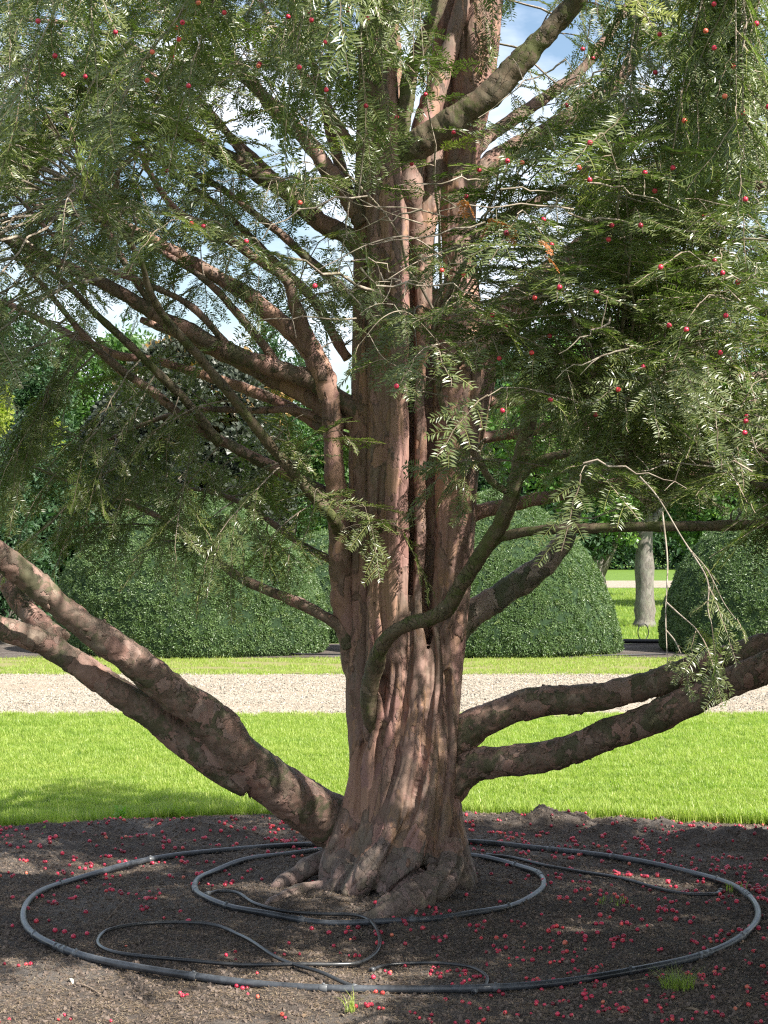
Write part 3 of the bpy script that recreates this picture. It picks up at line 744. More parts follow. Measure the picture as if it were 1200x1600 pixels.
for tubes, mk in LIMBS:
    tubes = [[(a, b + (6 if (n_ == 2 and len(tubes) > 2) else 0), d, r * (.89 if a < 500 or a > 740 else 1) * (.88 if n_ == 2 else 1)) for a, b, d, r in t] for n_, t in enumerate(tubes)]
    me, _ = remeshed('limb', [rope_world(t) for t in tubes], .0085, [M[mk]], 3,
                     lambda p: .010 * fbm(p, 5) + .005 * fbm(p, 16) + .0030 * noise.cell(Vector((p[0] * 16, p[1] * 16, p[2] * 16 + 2 * fbm(p, 6)))))
    under('branch', me)

# traced boughs: (material, rows of (px, py, dY, r_px), foliage weight)
B = [
 ('bark', [(575, 1150, .08, 10), (562, 1080, .05, 18), (548, 1010, .01, 21), (534, 920, -.02, 21), (529, 820, -.04, 19), (523, 720, -.05, 18), (519, 640, -.06, 18), (505, 590, -.06, 20), (482, 545, -.06, 18), (440, 505, -.08, 16), (385, 462, -.1, 14), (330, 428, -.12, 12), (285, 400, -.15, 11), (230, 370, -.2, 9), (150, 330, -.3, 6)]),
 ('bark', [(505, 590, -.05, 15), (480, 530, -.08, 14), (462, 480, -.10, 12), (445, 436, -.12, 9), (400, 405, -.2, 8), (340, 360, -.3, 8), (285, 335, -.4, 7), (240, 280, -.6, 5), (200, 200, -.8, 4)]),
 ('limb', [(560, 645, 0, 20), (530, 625, -.02, 19), (490, 595, -.05, 17), (440, 580, -.08, 17), (370, 556, -.1, 16), (300, 520, -.15, 15), (250, 495, -.2, 13), (180, 452, -.25, 12), (120, 422, -.3, 10), (40, 385, -.4, 9), (-60, 350, -.5, 7)]),
 ('bark', [(560, 665, .02, 18), (520, 645, .02, 16), (470, 615, .04, 15), (415, 590, .05, 14), (365, 565, .06, 12), (300, 535, .06, 9), (220, 500, .1, 6)]),
 ('limb', [(575, 400, .05, 22), (548, 372, .06, 18), (500, 345, .08, 16), (450, 302, .1, 15), (400, 272, .12, 14), (330, 232, .16, 13), (280, 205, .2, 12), (220, 190, .25, 10), (150, 155, .3, 8), (60, 110, .4, 6), (-60, 70, .5, 4)]),
 ('limb', [(572, 350, -.02, 20), (545, 308, .0, 17), (515, 268, .02, 15), (480, 218, .05, 14), (430, 172, .1, 13), (385, 120, .15, 11), (335, 55, .2, 9), (290, -30, .3, 7)]),
 ('bark', [(545, 300, .1, 10), (530, 250, .12, 10), (518, 205, .14, 9), (508, 170, .18, 8), (490, 100, .25, 6), (470, 20, .3, 4)]),
 ('mossy', [(528, 830, -.1, 12), (512, 800, -.2, 10), (450, 730, -.3, 9.5), (385, 650, -.45, 9), (310, 555, -.6, 8), (258, 495, -.7, 7), (232, 450, -.8, 6), (215, 400, -.9, 5), (150, 300, -1.1, 3)]),
 ('limb', [(530, 800, .05, 13), (500, 768, .02, 12), (450, 742, 0, 11), (385, 708, -.05, 10), (300, 665, -.1, 8), (235, 610, -.15, 8), (180, 570, -.2, 7), (130, 520, -.25, 6), (80, 460, -.3, 5), (20, 390, -.4, 4)]),
 ('mossy', [(345, 695, -.1, 9), (300, 640, -.15, 8), (270, 605, -.2, 8), (215, 550, -.28, 7), (150, 490, -.35, 6), (100, 440, -.4, 5), (40, 400, -.5, 4)]),
 ('bark', [(550, 690, .1, 12), (500, 665, .12, 11), (440, 630, .15, 10), (380, 606, .2, 10), (300, 580, .25, 8), (230, 562, .3, 7), (180, 555, .32, 7), (90, 512, .4, 6), (0, 470, .5, 5), (-60, 450, .6, 4)]),
 ('limb', [(545, 1010, -.02, 13), (530, 980, -.03, 11), (500, 960, -.02, 10), (440, 930, .05, 9), (380, 905, .15, 8), (330, 870, .25, 7), (260, 815, .4, 6), (200, 785, .5, 5), (120, 757, .6, 3.5), (30, 720, .7, 2.5)]),
 ('mossy', [(612, 320, .04, 22), (632, 252, -.08, 27), (665, 218, -.15, 26), (705, 190, -.2, 25), (760, 150, -.25, 23), (815, 95, -.3, 21), (870, 35, -.35, 19), (930, -40, -.45, 16)]),
 ('mossy', [(628, 340, .02, 10), (622, 250, -.1, 16), (632, 170, -.12, 14), (645, 105, -.14, 14), (668, 50, -.17, 13), (705, -40, -.2, 12)]),
 ('bark', [(652, 430, .06, 12), (644, 350, -.04, 20), (642, 295, -.11, 24), (650, 240, -.1, 20), (690, 120, -.05, 16), (720, 10, 0, 14), (730, -60, 0, 12)]),
 ('limb', [(740, 235, .1, 13), (770, 208, .15, 12), (825, 170, .25, 11), (870, 140, .3, 10), (912, 105, .35, 9), (955, 50, .4, 8), (1000, -20, .5, 6)]),
 ('limb', [(720, 330, .12, 20), (760, 260, .18, 18), (810, 228, .25, 17), (870, 195, .3, 16), (935, 155, .35, 14), (985, 100, .4, 12), (1000, 30, .45, 11), (1005, -50, .5, 10)]),
 ('bark', [(760, 545, .02, 34), (800, 492, .0, 32), (840, 448, -.05, 30), (885, 412, -.12, 27), (960, 350, -.25, 24), (1040, 290, -.4, 22), (1110, 230, -.55, 20), (1200, 150, -.7, 16), (1320, 40, -.9, 12)]),
 ('limb', [(860, 440, -.1, 12), (900, 415, -.3, 10), (980, 402, -.5, 9), (1060, 405, -.7, 8), (1130, 415, -.9, 8), (1230, 425, -1.1, 7)]),
 ('limb', [(930, 370, -.2, 10), (1000, 300, -.5, 9), (1050, 285, -.7, 8), (1130, 285, -.9, 8), (1230, 292, -1.1, 7)]),
 ('bark', [(735, 632, .02, 15), (775, 628, .05, 12), (830, 622, .1, 11), (905, 612, .15, 10), (980, 604, .2, 9), (1060, 600, .25, 8), (1150, 590, .3, 6), (1240, 580, .4, 4)]),
 ('bark', [(722, 686, 0, 15), (765, 682, 0, 11), (830, 674, 0, 10), (900, 663, 0, 9.5), (975, 655, 0, 9), (1045, 650, 0, 8), (1130, 640, 0, 7), (1240, 620, 0, 5)]),
 ('bark', [(715, 822, 0, 18), (745, 804, 0, 13), (800, 790, .02, 12), (860, 776, .05, 11), (930, 763, .1, 10), (1000, 748, .15, 10), (1090, 740, .2, 9), (1170, 735, .3, 7), (1260, 725, .4, 5)]),
 ('limb_pale', [(700, 995, .05, 30), (740, 955, .05, 24), (790, 926, .08, 23), (845, 886, .1, 21), (880, 846, .12, 18), (896, 800, .13, 14), (902, 740, .15, 12), (908, 690, .2, 10), (925, 620, .3, 7)]),
 ('mossy', [(592, 1165, -.08, 8), (581, 1120, -.17, 14), (577, 1085, -.22, 16), (584, 1045, -.27, 15), (598, 1005, -.36, 14), (628, 980, -.45, 13), (668, 968, -.52, 13), (698, 952, -.58, 14), (718, 918, -.64, 14), (748, 876, -.7, 14), (778, 832, -.76, 14), (798, 780, -.82, 14), (812, 720, -.88, 14), (824, 665, -.92, 13), (838, 625, -.96, 12), (862, 604, -1.0, 9), (905, 590, -1.05, 7)]),
 ('mossy', [(770, 850, -.74, 9), (790, 838, -.76, 9), (850, 828, -.84, 8.5), (920, 826, -.92, 9), (980, 822, -.98, 9), (1050, 822, -1.06, 9), (1120, 822, -1.14, 9), (1220, 816, -1.25, 8)]),
 ('mossy', [(812, 745, -.86, 9), (840, 722, -.9, 8), (890, 708, -.98, 7.5), (960, 706, -1.06, 7), (1040, 714, -1.15, 7), (1120, 728, -1.24, 7), (1220, 765, -1.35, 6)]),
 ('limb', [(862, 604, -1.0, 8), (905, 592, -1.1, 7), (950, 600, -1.2, 7), (1010, 618, -1.3, 7), (1080, 650, -1.4, 6), (1150, 685, -1.5, 5), (1230, 710, -1.6, 4)]),
 ('mossy', [(790, 765, -.85, 7), (765, 748, -.9, 6), (742, 712, -.95, 6), (715, 682, -1.0, 5.5), (694, 640, -1.05, 5), (684, 580, -1.1, 4.5), (680, 520, -1.15, 4), (684, 490, -1.2, 3.5)]),
 ('limb', [(693, 640, .0, 14), (698, 590, -.14, 12), (715, 565, -.2, 11), (750, 548, -.22, 10), (790, 520, -.25, 8), (840, 470, -.3, 6)]),
 ('twig', [(952, 590, -1.2, 4), (955, 640, -1.3, 5), (965, 690, -1.4, 5), (978, 730, -1.5, 5), (990, 765, -1.55, 4), (1020, 800, -1.6, 3)]),
 ('limb', [(556, 470, .05, 10), (500, 420, .08, 8), (420, 350, .12, 7), (340, 290, .18, 6), (250, 250, .25, 5), (150, 225, .3, 4), (40, 220, .4, 3)]),
 ('limb', [(556, 235, .05, 10), (500, 150, .1, 8), (455, 90, .15, 7), (420, 30, .2, 6), (380, -40, .3, 5)]),
 ('bark', [(545, 560, .1, 9), (490, 470, .14, 8), (420, 400, .2, 7), (350, 330, .3, 6), (270, 270, .4, 5), (180, 180, .5, 4), (120, 110, .6, 3)]),
 ('limb', [(440, 580, -.06, 8), (380, 500, -.1, 7), (310, 430, -.15, 6), (230, 380, -.2, 5), (140, 340, -.3, 4), (50, 320, -.4, 3)]),
 ('limb', [(250, 495, -.2, 7), (200, 420, -.25, 6), (160, 340, -.3, 5), (130, 260, -.35, 4), (100, 170, -.4, 3)]),
 ('limb', [(370, 556, -.1, 7), (300, 480, -.2, 6), (220, 440, -.3, 5), (120, 400, -.4, 4), (20, 300, -.5, 3)]),
 ('limb', [(400, 272, .12, 8), (340, 190, .15, 7), (270, 120, .2, 6), (200, 70, .3, 5), (120, 40, .4, 4), (30, 30, .5, 3)]),
 ('bark', [(450, 302, .1, 8), (390, 240, .2, 6), (320, 180, .3, 5), (230, 110, .4, 4), (140, 60, .5, 3)]),
 ('limb', [(518, 660, .05, 8), (460, 640, .1, 7), (390, 640, .15, 6), (310, 640, .2, 5), (230, 660, .3, 4), (140, 700, .35, 3)]),
 ('limb', [(525, 880, .05, 7), (470, 850, .1, 6), (400, 800, .2, 5), (330, 770, .3, 4), (240, 760, .4, 3)]),
 ('limb', [(735, 380, .1, 10), (800, 330, .15, 8), (870, 300, .2, 7), (950, 240, .3, 6), (1040, 190, .4, 5), (1150, 170, .5, 4)]),
 ('limb', [(770, 150, .1, 9), (840, 60, .2, 8), (900, 0, .3, 7), (950, -60, .4, 6)]),
 ('mossy', [(1010, 330, -.6, 7), (1080, 350, -.8, 6), (1150, 330, -1.0, 5), (1230, 300, -1.2, 4)]),
]
skel = []       # (point, radius, branch index, param)
branch_objs = []
def add_bough(mat, rows=None, world=None, seed=0):
    if world is None:
        c, r = rope_world(rows)
    else:
        s = spline(world, 7); c, r = s[:, :3], s[:, 3]
    # slight wander that keeps the traced line
    d = np.array([[noise.noise(Vector((*(p * 3.1), ))) , noise.noise(Vector((*(p * 3.1 + 9), ))), noise.noise(Vector((*(p * 3.1 + 20), )))] for p in c])
    c = c + d * np.minimum(.5 * r, .010)[:, None]
    if world is None: r = r * .90
    # resample along the length for knobbly bark
    cc = spline(np.column_stack([c, r]), 3); c, r = cc[:, :3], cc[:, 3]
    r = r * (1 + .10 * np.array([noise.noise(Vector((p[0] * 9, p[1] * 9, p[2] * 9))) for p in c]))
    sides = 14 if r.max() > .03 else 10
    v, f = tube_data(c, r, sides)
    v2 = v.copy()
    cen = np.vstack([np.repeat(c, sides, 0)]) ; nd = v - cen; nl = np.linalg.norm(nd, axis=1)[:, None] + 1e-9; nd = nd / nl
    dd = np.array([.16 * fbm(p, 14, 3) + .06 * noise.cell(Vector((p[0] * 22, p[1] * 22, p[2] * 22))) for p in v])
    v2 = v + nd * (dd[:, None] * nl)
    o = under('branch', mesh_from('branch', v2, f, [M[mat]]))
    bi = len(branch_objs); branch_objs.append(o)
    n = len(c)
    for i in range(0, n, 4): skel.append((c[i], r[i], bi, i / n))
    return bi
for mk, rows in B:
    q = rows[-1]
    if q[0] > 1205 and q[3] > 2:     # carry on past the right edge of view
        if mk == 'bark' and q[1] > 500: rows = rows[:-1] + [(q[0], q[1], q[2], max(q[3], 8)), (q[0] + 190, q[1] - 10, q[2] - .35, 8), (q[0] + 500, q[1] + 20, q[2] - 1.2, 8), (q[0] + 900, q[1] + 60, q[2] - 2.2, 7), (q[0] + 1300, q[1] + 160, q[2] - 3.0, 4)]
        else: rows = rows[:-1] + [(q[0], q[1], q[2], max(q[3], 5)), (q[0] + 190, q[1] - 15, q[2] - .25, max(q[3] * .8, 4)), (q[0] + 420, q[1] + 10, q[2] - .45, 3.5), (q[0] + 640, q[1] + 60, q[2] - .6, 2)]
    add_bough(mk, rows)
N_TRACED = len(branch_objs)
# boughs whose wood is above or beside the frame, carrying the crown that shades the bed
def away(az, z0, z1, L, r0, droop=.3, base=(0.05, 7.9)):
    a = R(az); out = []
    for t in np.linspace(0, 1, 6):
        d = L * t; out.append((base[0] + d * math.cos(a) + .1 * math.sin(3 * t + az), base[1] + d * math.sin(a), z0 + (z1 - z0) * t - droop * t * t * L * .3 + .25 * math.sin(t * 2.2), r0 * (1 - .85 * t) + .004))
    return out
for (az, z0, z1, L, r0) in [(-115, 4.4, 4.3, 2.9, .032), (-95, 4.5, 4.0, 3.0, .032), (-70, 4.4, 4.0, 3.0, .032), (-50, 4.4, 3.9, 3.3, .035), (-30, 4.5, 3.9, 3.6, .04), (-140, 4.4, 4.0, 3.0, .03), (-160, 4.5, 3.9, 3.3, .03),
                            (-75, 5.2, 5.0, 2.4, .03), (-20, 5.0, 4.8, 2.8, .03), (-8, 4.4, 3.5, 4.2, .045), (-40, 4.4, 3.3, 4.0, .045), (-130, 5.2, 5.0, 2.4, .03), (180, 4.8, 4.8, 3.0, .03), (20, 4.6, 4.6, 2.5, .03), (150, 5.0, 4.8, 2.2, .03)]:
    add_bough('limb', world=away(az, z0, z1, L, r0))
# the leaders go on above the frame
for (px, dy, r0) in ((588, .03, .06), (706, .08, .055), (752, .1, .10)):
    p = P(px, -75, YT + dy); add_bough('bark', world=[(*p, r0), (p[0] + .03, p[1], p[2] + .8, r0 * .8), (p[0] - .05, p[1] + .05, p[2] + 1.8, r0 * .55), (p[0] + .05, p[1], p[2] + 2.8, r0 * .2)])

SK = np.array([s[0] for s in skel]); SKR = np.array([s[1] for s in skel]); SKB = np.array([s[2] for s in skel])
SKT = np.linalg.norm(SK[:, :2] - np.array((.05, YT)), axis=1)

FRONT = [
 [5, 3, 4, 5, 5, 4, 1.5, 0, .5, 3, 7, 9],
 [3, 3, 4, 3, 3, 1, .5, 0, .5, 5, 9, 9],
 [2, 3, 2, .5, 0, .3, .5, 1.5, 5, 9, 10, 10],
 [3, 4, 2, 1, 0, .5, 1.5, 3.5, 8, 10, 10, 10],
 [2, 3, 2, .5, 0, 1, 3, 4, 9, 10, 10, 10],
 [0, 1, 1, 0, 0, 1, 2, 1, 7, 9, 10, 10],
 [0, 0, 0, 0, 0, 0, .6, .3, 2, 5, 9, 10],
 [0, 0, 0, 0, 0, 0, 0, .3, 1, 3, 5, 7],
 [0, 0, 0, 0, 0, 0, 0, 0, 0, .6, .6, .6]]
BACK = [
 [16, 16, 16, 14, 11, 9, 6, 6, 9, 13, 16, 16],
 [14, 14, 13, 8, 5, 4, 0, 0, 5, 12, 14, 14],
 [14, 14, 13, 9, 2, 4, 0, 0, 7, 13, 14, 14],
 [12, 14, 14, 12, 9, 7, 0, 0, 7, 13, 14, 14],
 [3, 9, 12, 12, 10, 7, 0, 0, 4, 9, 12, 12],
 [1, 3, 2, 1, 2, 3, 0, 0, 6, 10, 11, 11],
 [1, 2, 0, 0, 0, 2, 0, 0, 4, 7, 8, 8],
 [13, 14, 11, 9, 10, 8, 0, 1, 4, 6, 6, 6],
 [8, 10, 9, 9, 9, 7, 0, 0, 1, 1.5, 1, 1]]
def ok_gap(px, py):
    for cx, cy, rx, ry in ((405, 195, 45, 45), (520, 215, 28, 45), (25, 445, 40, 40), (385, 520, 45, 22), (850, 105, 40, 60), (470, 250, 30, 25), (805, 350, 20, 20)):
        if ((px - cx) / rx) ** 2 + ((py - cy) / ry) ** 2 < 1: return False
    return True
targets = []
def grid_targets(grid, y_lo, y_hi, per, tagname):
    for j, row in enumerate(grid):
        for i, dens in enumerate(row):
            k = rng.poisson(dens * per)
            for _ in range(k):
                px = (i + rng.random()) * 100; py = (j + rng.random()) * 100
                if not ok_gap(px, py): continue
                ylo, yhi = y_lo, y_hi
                targets.append((P(px, py - 45, rng.uniform(ylo, yhi)), tagname))
grid_targets(FRONT, 5.0, 6.2, .42, 'front')
for _r in BACK:
    for _c in range(8, 12): _r[_c] *= .78
BACK[7][:6] = [15, 15, 12, 9, 9, 8]; BACK[8][:6] = [4, 7, 7, 7, 7, 5]; BACK[6][:6] = [2, 5, 2, 1, 1, 3]
grid_targets(BACK, 7.4, 8.7, .60, 'back')
# unseen crown outside the frame, added to shade the bed
def rnd_crown(n, cond):
    k = 0
    while k < n:
        x = rng.uniform(-4.6, 4.8); y = rng.uniform(5.3, 9.6); z = rng.uniform(.9, 7.0)
        r_ = math.hypot(x - .05, (y - YT) * 1.0); lim = 4.6 * (7.6 - z) / 6.3
        if r_ > lim or r_ < .5 * lim - .6: continue
        if y > 9.6 - .66 * z: continue
        px = 600 + x / y * F; py = HZ - (z - CH) / y * F
        if -30 < px < 1230 and (-190 if 250 < px < 950 else -60) < py < 1600: continue
        if abs(px - 600) < 900 and py > 900: continue
        if x < 0 and z < 2.0: continue
        if not cond(x, y, z): continue
        targets.append((np.array((x, y, z)), 'out')); k += 1
def sun_ok(x, y, z):
    # leave the sunward face of the front skirt open, as in the photograph
    for t in np.arange(.3, 5, .3):
        q = (x - SUNV.x * t, y - SUNV.y * t, z - SUNV.z * t)
        if q[2] < 1.9: break
        if 5.0 < q[1] < 6.7 and -.1 * q[1] < q[0] < .24 * q[1] and q[2] < 3.5: return rng.random() < .12
    return True
rnd_crown(460, sun_ok)
for _ in range(200):    # unseen low skirt beyond the frame at right, added to shade the near bed
    y_ = rng.uniform(3.9, 5.6); targets.append((np.array((rng.uniform(max(1.5, .27 * y_), 3.6), y_, rng.uniform(.9, 2.0))), 'out'))
for _ in range(26):    # unseen sprays above the frame, added to shade the soil at lower left
    y_ = rng.uniform(4.3, 5.2); targets.append((np.array((rng.uniform(-.8, .9), y_, rng.uniform(1.75 + .31 * y_, 4.1))), 'out'))
def shade_low(x, y, z): return z < 3.2 and x > .8 and y < 8.2 and sun_ok(x, y, z)
rnd_crown(500, shade_low)  # more unseen low sprays, added to keep sun dapples off the bed
rnd_crown(60, lambda x, y, z: -1.0 < x < 1.3 and 5.3 < y < 6.6 and 4.05 < z < 5.4)  # unseen sprays overhead, added to darken the front left foliage
rnd_crown(90, lambda x, y, z: -.8 < x < 2.2 and 6.0 < y and 4.1 < z < 6.0)  # unseen sprays overhead, added to shade the trunk and left boughs

def sample_line(a, b, n, sag, r_):
    t = np.linspace(0, 1, n)[:, None]; L = np.linalg.norm(b - a)
    mid = (a + b) / 2 + np.array((0, 0, sag * L)) + r_.normal(0, .06 * L, 3)
    c = (1 - t) ** 2 * a + 2 * t * (1 - t) * mid + t ** 2 * b
    c[1:-1] += r_.normal(0, .008 * L, (n - 2, 3)); return c
tw = {}; fo = {}
def put_sprays(bi, c, tagname, dens=1.0, frac=.25, droop=.32, size=1.0):
    n = len(c); seg = np.linalg.norm(np.diff(c, axis=0), axis=1); cum = np.concatenate([[0], np.cumsum(seg)]); tot = cum[-1]
    s0 = max(frac * tot, tot - .75); m = max(3, int((tot - s0) / .075 * dens) + 2)
    for k in range(m):
        s = s0 + (tot - s0) * (k + .5 * rng.random()) / m if k < m - 1 else tot * .995
        p = np.array([np.interp(s, cum, c[:, j]) for j in range(3)])
        tg = np.array([np.interp(min(s + .03, tot), cum, c[:, j]) - np.interp(max(s - .03, 0), cum, c[:, j]) for j in range(3)]); tg /= np.linalg.norm(tg) + 1e-9
        sd = np.cross(tg, (0, 0, 1.)); sd /= np.linalg.norm(sd) + 1e-9
        side = (1 if k % 2 else -1)
        if k == m - 1: d = tg + np.array((0, 0, -droop * .6))
        else: d = tg * .7 + sd * side * rng.uniform(.3, 1.1) + np.array((0, 0, -droop * rng.uniform(.1, 1.9)))
        d = d / np.linalg.norm(d)
        up = np.array((0, 0, 1.)) + rng.normal(0, .35, 3)
        fo.setdefault(bi, []).append((p, d, up, rng.uniform(.65, 1.15) * size, tagname))
for T, tn in targets:
    d = np.linalg.norm(SK - T, axis=1); rT = math.hypot(T[0] - .05, T[1] - YT)
    cost = d + .6 * np.maximum(0, SKT - rT) + .25 * np.maximum(0, SK[:, 2] - T[2] - .5) + .5 * np.maximum(0, SKR - .035) / .03 * .3
    k = int(np.argmin(cost + rng.uniform(0, .25, len(cost))))
    a = SK[k]; bi = int(SKB[k]); L = np.linalg.norm(T - a)
    if L > 1.5: a = T + (a - T) * 1.5 / L * .8; L = 1.2
    nseg = 5 + int(L * 6); c = sample_line(a, T, nseg, rng.uniform(.02, .16), rng)
    tip = c[-1] - c[-2]; c = np.vstack([c, c[-1] + tip * .8 + np.array((0, 0, -.015)), c[-1] + tip * 1.3 + np.array((0, 0, -.05))])
    r = np.linspace(.0032 + .0035 * min(L, 1.2), .0013, len(c))
    tw.setdefault(bi, []).append((c, r)); put_sprays(bi, c, tn, 1.0 if tn != 'out' else .9)

# hanging sprigs and bare wiry twigs seen in front of the trunk and on the right
HANG = [
 ([(1000, 745, 5.0), (1030, 780, 4.9), (1072, 850, 4.8), (1105, 890, 4.75), (1130, 940, 4.7), (1150, 968, 4.65)], 2, 2),
 ([(1072, 850, 4.8), (1105, 905, 4.7), (1106, 950, 4.65), (1112, 975, 4.62)], 0, 2),
 ([(1035, 800, 4.9), (1043, 880, 4.85), (1040, 960, 4.8), (1043, 1035, 4.75)], 0, 0),
 ([(1040, 940, 4.82), (1062, 960, 4.75), (1085, 980, 4.7), (1098, 998, 4.65)], 0, 2),
 ([(1041, 985, 4.8), (1055, 1002, 4.75), (1068, 1030, 4.7)], 0, 1),
 ([(700, 620, 5.6), (650, 610, 5.5), (615, 606, 5.4)], 0, 0),
 ([(720, 560, 5.6), (690, 540, 5.5), (640, 490, 5.3), (600, 495, 5.2), (560, 540, 5.2)], 0, 2),
 ([(690, 400, 5.6), (640, 370, 5.5), (580, 380, 5.4), (520, 410, 5.3), (490, 425, 5.3)], 0, 1),
 ([(760, 370, 5.9), (700, 390, 5.7), (650, 410, 5.6), (600, 440, 5.5)], 0, 3),
 ([(780, 380, 5.8), (840, 470, 5.6), (880, 560, 5.5), (900, 640, 5.4)], 0, 2),
 ([(700, 340, 5.9), (640, 325, 5.7), (560, 320, 5.6), (520, 285, 5.5)], 0, 0),
 ([(660, 350, 5.8), (600, 330, 5.6), (540, 300, 5.5), (505, 285, 5.5)], 0, 0),
 ([(560, 310, 5.5), (566, 250, 5.5), (565, 215, 5.4), (520, 180, 5.4), (507, 150, 5.3)], 0, 0),
 ([(700, 600, 5.6), (640, 580, 5.4), (600, 560, 5.3), (575, 520, 5.3)], 0, 2),
]
front_bi = N_TRACED - 2
for rows, a, nsp in HANG:
    c = spline([P(*r) for r in rows], 5); tw.setdefault(front_bi, []).append((c, np.linspace(.0030, .0012, len(c))))
    if nsp: put_sprays(front_bi, c, 'front', .28 * nsp, .6 if nsp < 3 else .3, .9, .62)
# wiry grey leafless twigs in front of the trunk and through the right hand sprays
for i in range(46):
    r0 = np.random.default_rng(900 + i); px = r0.uniform(470, 900) if i < 18 else r0.uniform(780, 1180); py = r0.uniform(270, 520) if i < 18 else r0.uniform(60, 820)
    Y = r0.uniform(5.0, 5.9); a = P(px, py, Y); an = R(r0.choice([0, 180]) + r0.normal(0, 35)); L = r0.uniform(.15, .42)
    b = a + np.array((math.cos(an) * L, r0.normal(0, .1), -abs(math.sin(an)) * L * .8)); c = sample_line(a, b, 9, r0.uniform(-.1, .2), r0); c[1:-1] += r0.normal(0, .006, (7, 3))
    tw.setdefault(front_bi, []).append((c, np.linspace(.0034, .0012, 9)))
    for _ in range(2):
        k = int(r0.integers(2, 8)); d = r0.normal(0, 1, 3); d /= np.linalg.norm(d); c2 = sample_line(c[k], c[k] + d * r0.uniform(.04, .12), 5, .1, r0); tw[front_bi].append((c2, np.linspace(.0018, .0009, 5)))
# short dead stubs on the bare boughs
for i in range(120):
    k = rng.integers(0, len(SK)); a = SK[k]
    if SKB[k] >= N_TRACED: continue
    d = rng.normal(0, 1, 3); d[2] = abs(d[2]) * .5; d /= np.linalg.norm(d); L = rng.uniform(.06, .3)
    c = sample_line(a, a + d * L, 5, .1, rng); tw.setdefault(int(SKB[k]), []).append((c, np.linspace(.0045, .0015, 5)))

n_spray = 0
all_sprays = []
for bi, o in enumerate(branch_objs):
    if bi in tw:
        mb = MB()
        for c, r in tw[bi]:
            v, f = tube_data(c, r, 4, False); mb.add(v, f)
        t = link('twigs', mb.mesh('twigs', [M['twig']]), o); t['kind'] = 'stuff'
    if bi in fo:
        L = fo[bi]; p = np.array([q[0] for q in L]); e = euler_from(np.array([q[1] for q in L]), np.array([q[2] for q in L]))
        gn_scatter('foliage', p, e, np.array([q[3] for q in L]), rng.integers(0, 10, len(L)), spray_protos, o)
        n_spray += len(L)
        all_sprays += [(q[0], q[1], bi) for q in L if q[4] == 'front']
print('sprays', n_spray, 'skeleton', len(SK))
# clusters of dead orange needles
pts = [P(770, 345, 4.9), P(780, 352, 4.92), P(715, 312, 4.9), P(845, 375, 4.85), P(722, 310, 4.92), P(762, 342, 4.93), P(850, 400, 4.85), P(775, 348, 4.88), P(790, 352, 4.9)]
dr = np.array([(rng.uniform(-1, 1), rng.uniform(-1, 1), rng.uniform(-1.4, -.2)) for _ in pts])
gn_scatter('dead_needles', pts, euler_from(dr, np.array([(0, 0, 1.)] * len(pts))), [.6] * len(pts), [0] * len(pts), dead_proto, branch_objs[front_bi])

# berry mesh: fleshy cup with a dimple and a dark seed
def berry_mesh(r0, name='berry', split=True):
    mb = MB(); rings = [(-1, .02), (-.8, .6), (-.3, .97), (.25, 1.0), (.7, .78), (.92, .5), (.75, .32), (.35, .26)]; s = 9
    V = [(rr * r0 * math.cos(2 * math.pi * k / s), rr * r0 * math.sin(2 * math.pi * k / s), z * r0 * .95) for z, rr in rings for k in range(s)]
    Fc = [(i * s + k, i * s + (k + 1) % s, (i + 1) * s + (k + 1) % s, (i + 1) * s + k) for i in range(len(rings) - 1) for k in range(s)]
    mb.add(V, Fc, 0)
    v, f = [(0, 0, .62 * r0)] + [(.26 * r0 * math.cos(k), .26 * r0 * math.sin(k), .35 * r0) for k in np.arange(6) * math.pi / 3], [(0, 1 + k, 1 + (k + 1) % 6) for k in range(6)]
    mb.add(v, f, 1)
    return mb.mesh(name, [M['berry'], M['seed']])
berry_me = berry_mesh(.0078)
# berries on the tree, parts of their branch
BP = [(8, 47), (335, 12), (350, 17), (272, 28), (200, 35), (310, 48), (240, 132), (312, 122), (475, 20), (482, 22), (508, 10), (498, 62), (532, 70), (508, 148), (650, 142), (618, 168), (682, 262), (708, 256), (728, 232), (758, 232), (698, 282), (668, 328), (698, 398), (712, 398), (490, 424), (518, 412), (586, 575), (822, 360), (920, 434), (952, 442), (950, 272), (1105, 308), (1118, 312), (1195, 165), (1120, 18), (1100, 48), (1022, 76), (1132, 522), (926, 575), (860, 548), (865, 545), (940, 612), (908, 532), (1015, 255), (365, 335), (362, 332), (290, 482), (92, 740), (213, 720), (868, 645), (772, 602), (1100, 542), (1180, 592), (1142, 372), (478, 282), (236, 256), (296, 316), (410, 30), (655, 200)]
FS = np.array([q[0] + q[1] * .12 for q in all_sprays]); FB = [q[2] for q in all_sprays]
fpx = 600 + FS[:, 0] / FS[:, 1] * F; fpy = HZ - (FS[:, 2] - CH) / FS[:, 1] * F
used_b = set()
BP += [(float(a), float(b)) for a, b in zip(rng.uniform(740, 1200, 34), rng.uniform(10, 640, 34))] + [(float(a), float(b)) for a, b in zip(rng.uniform(20, 560, 16), rng.uniform(5, 120, 16))]
for px, py in BP:
    near_ = [i for i in np.where(np.hypot(fpx - px, fpy - py) < 48)[0] if i not in used_b]
    if not near_: continue
    i = min(near_, key=lambda q: FS[q][1] + .004 * math.hypot(fpx[q] - px, fpy[q] - py)); used_b.add(i)
    b = link('berry', berry_me, branch_objs[FB[i]]); b.location = FS[i] + np.array((0, -.02, -.012)); b.rotation_euler = (R(180) + rng.normal(0, .5), rng.normal(0, .5), 0)

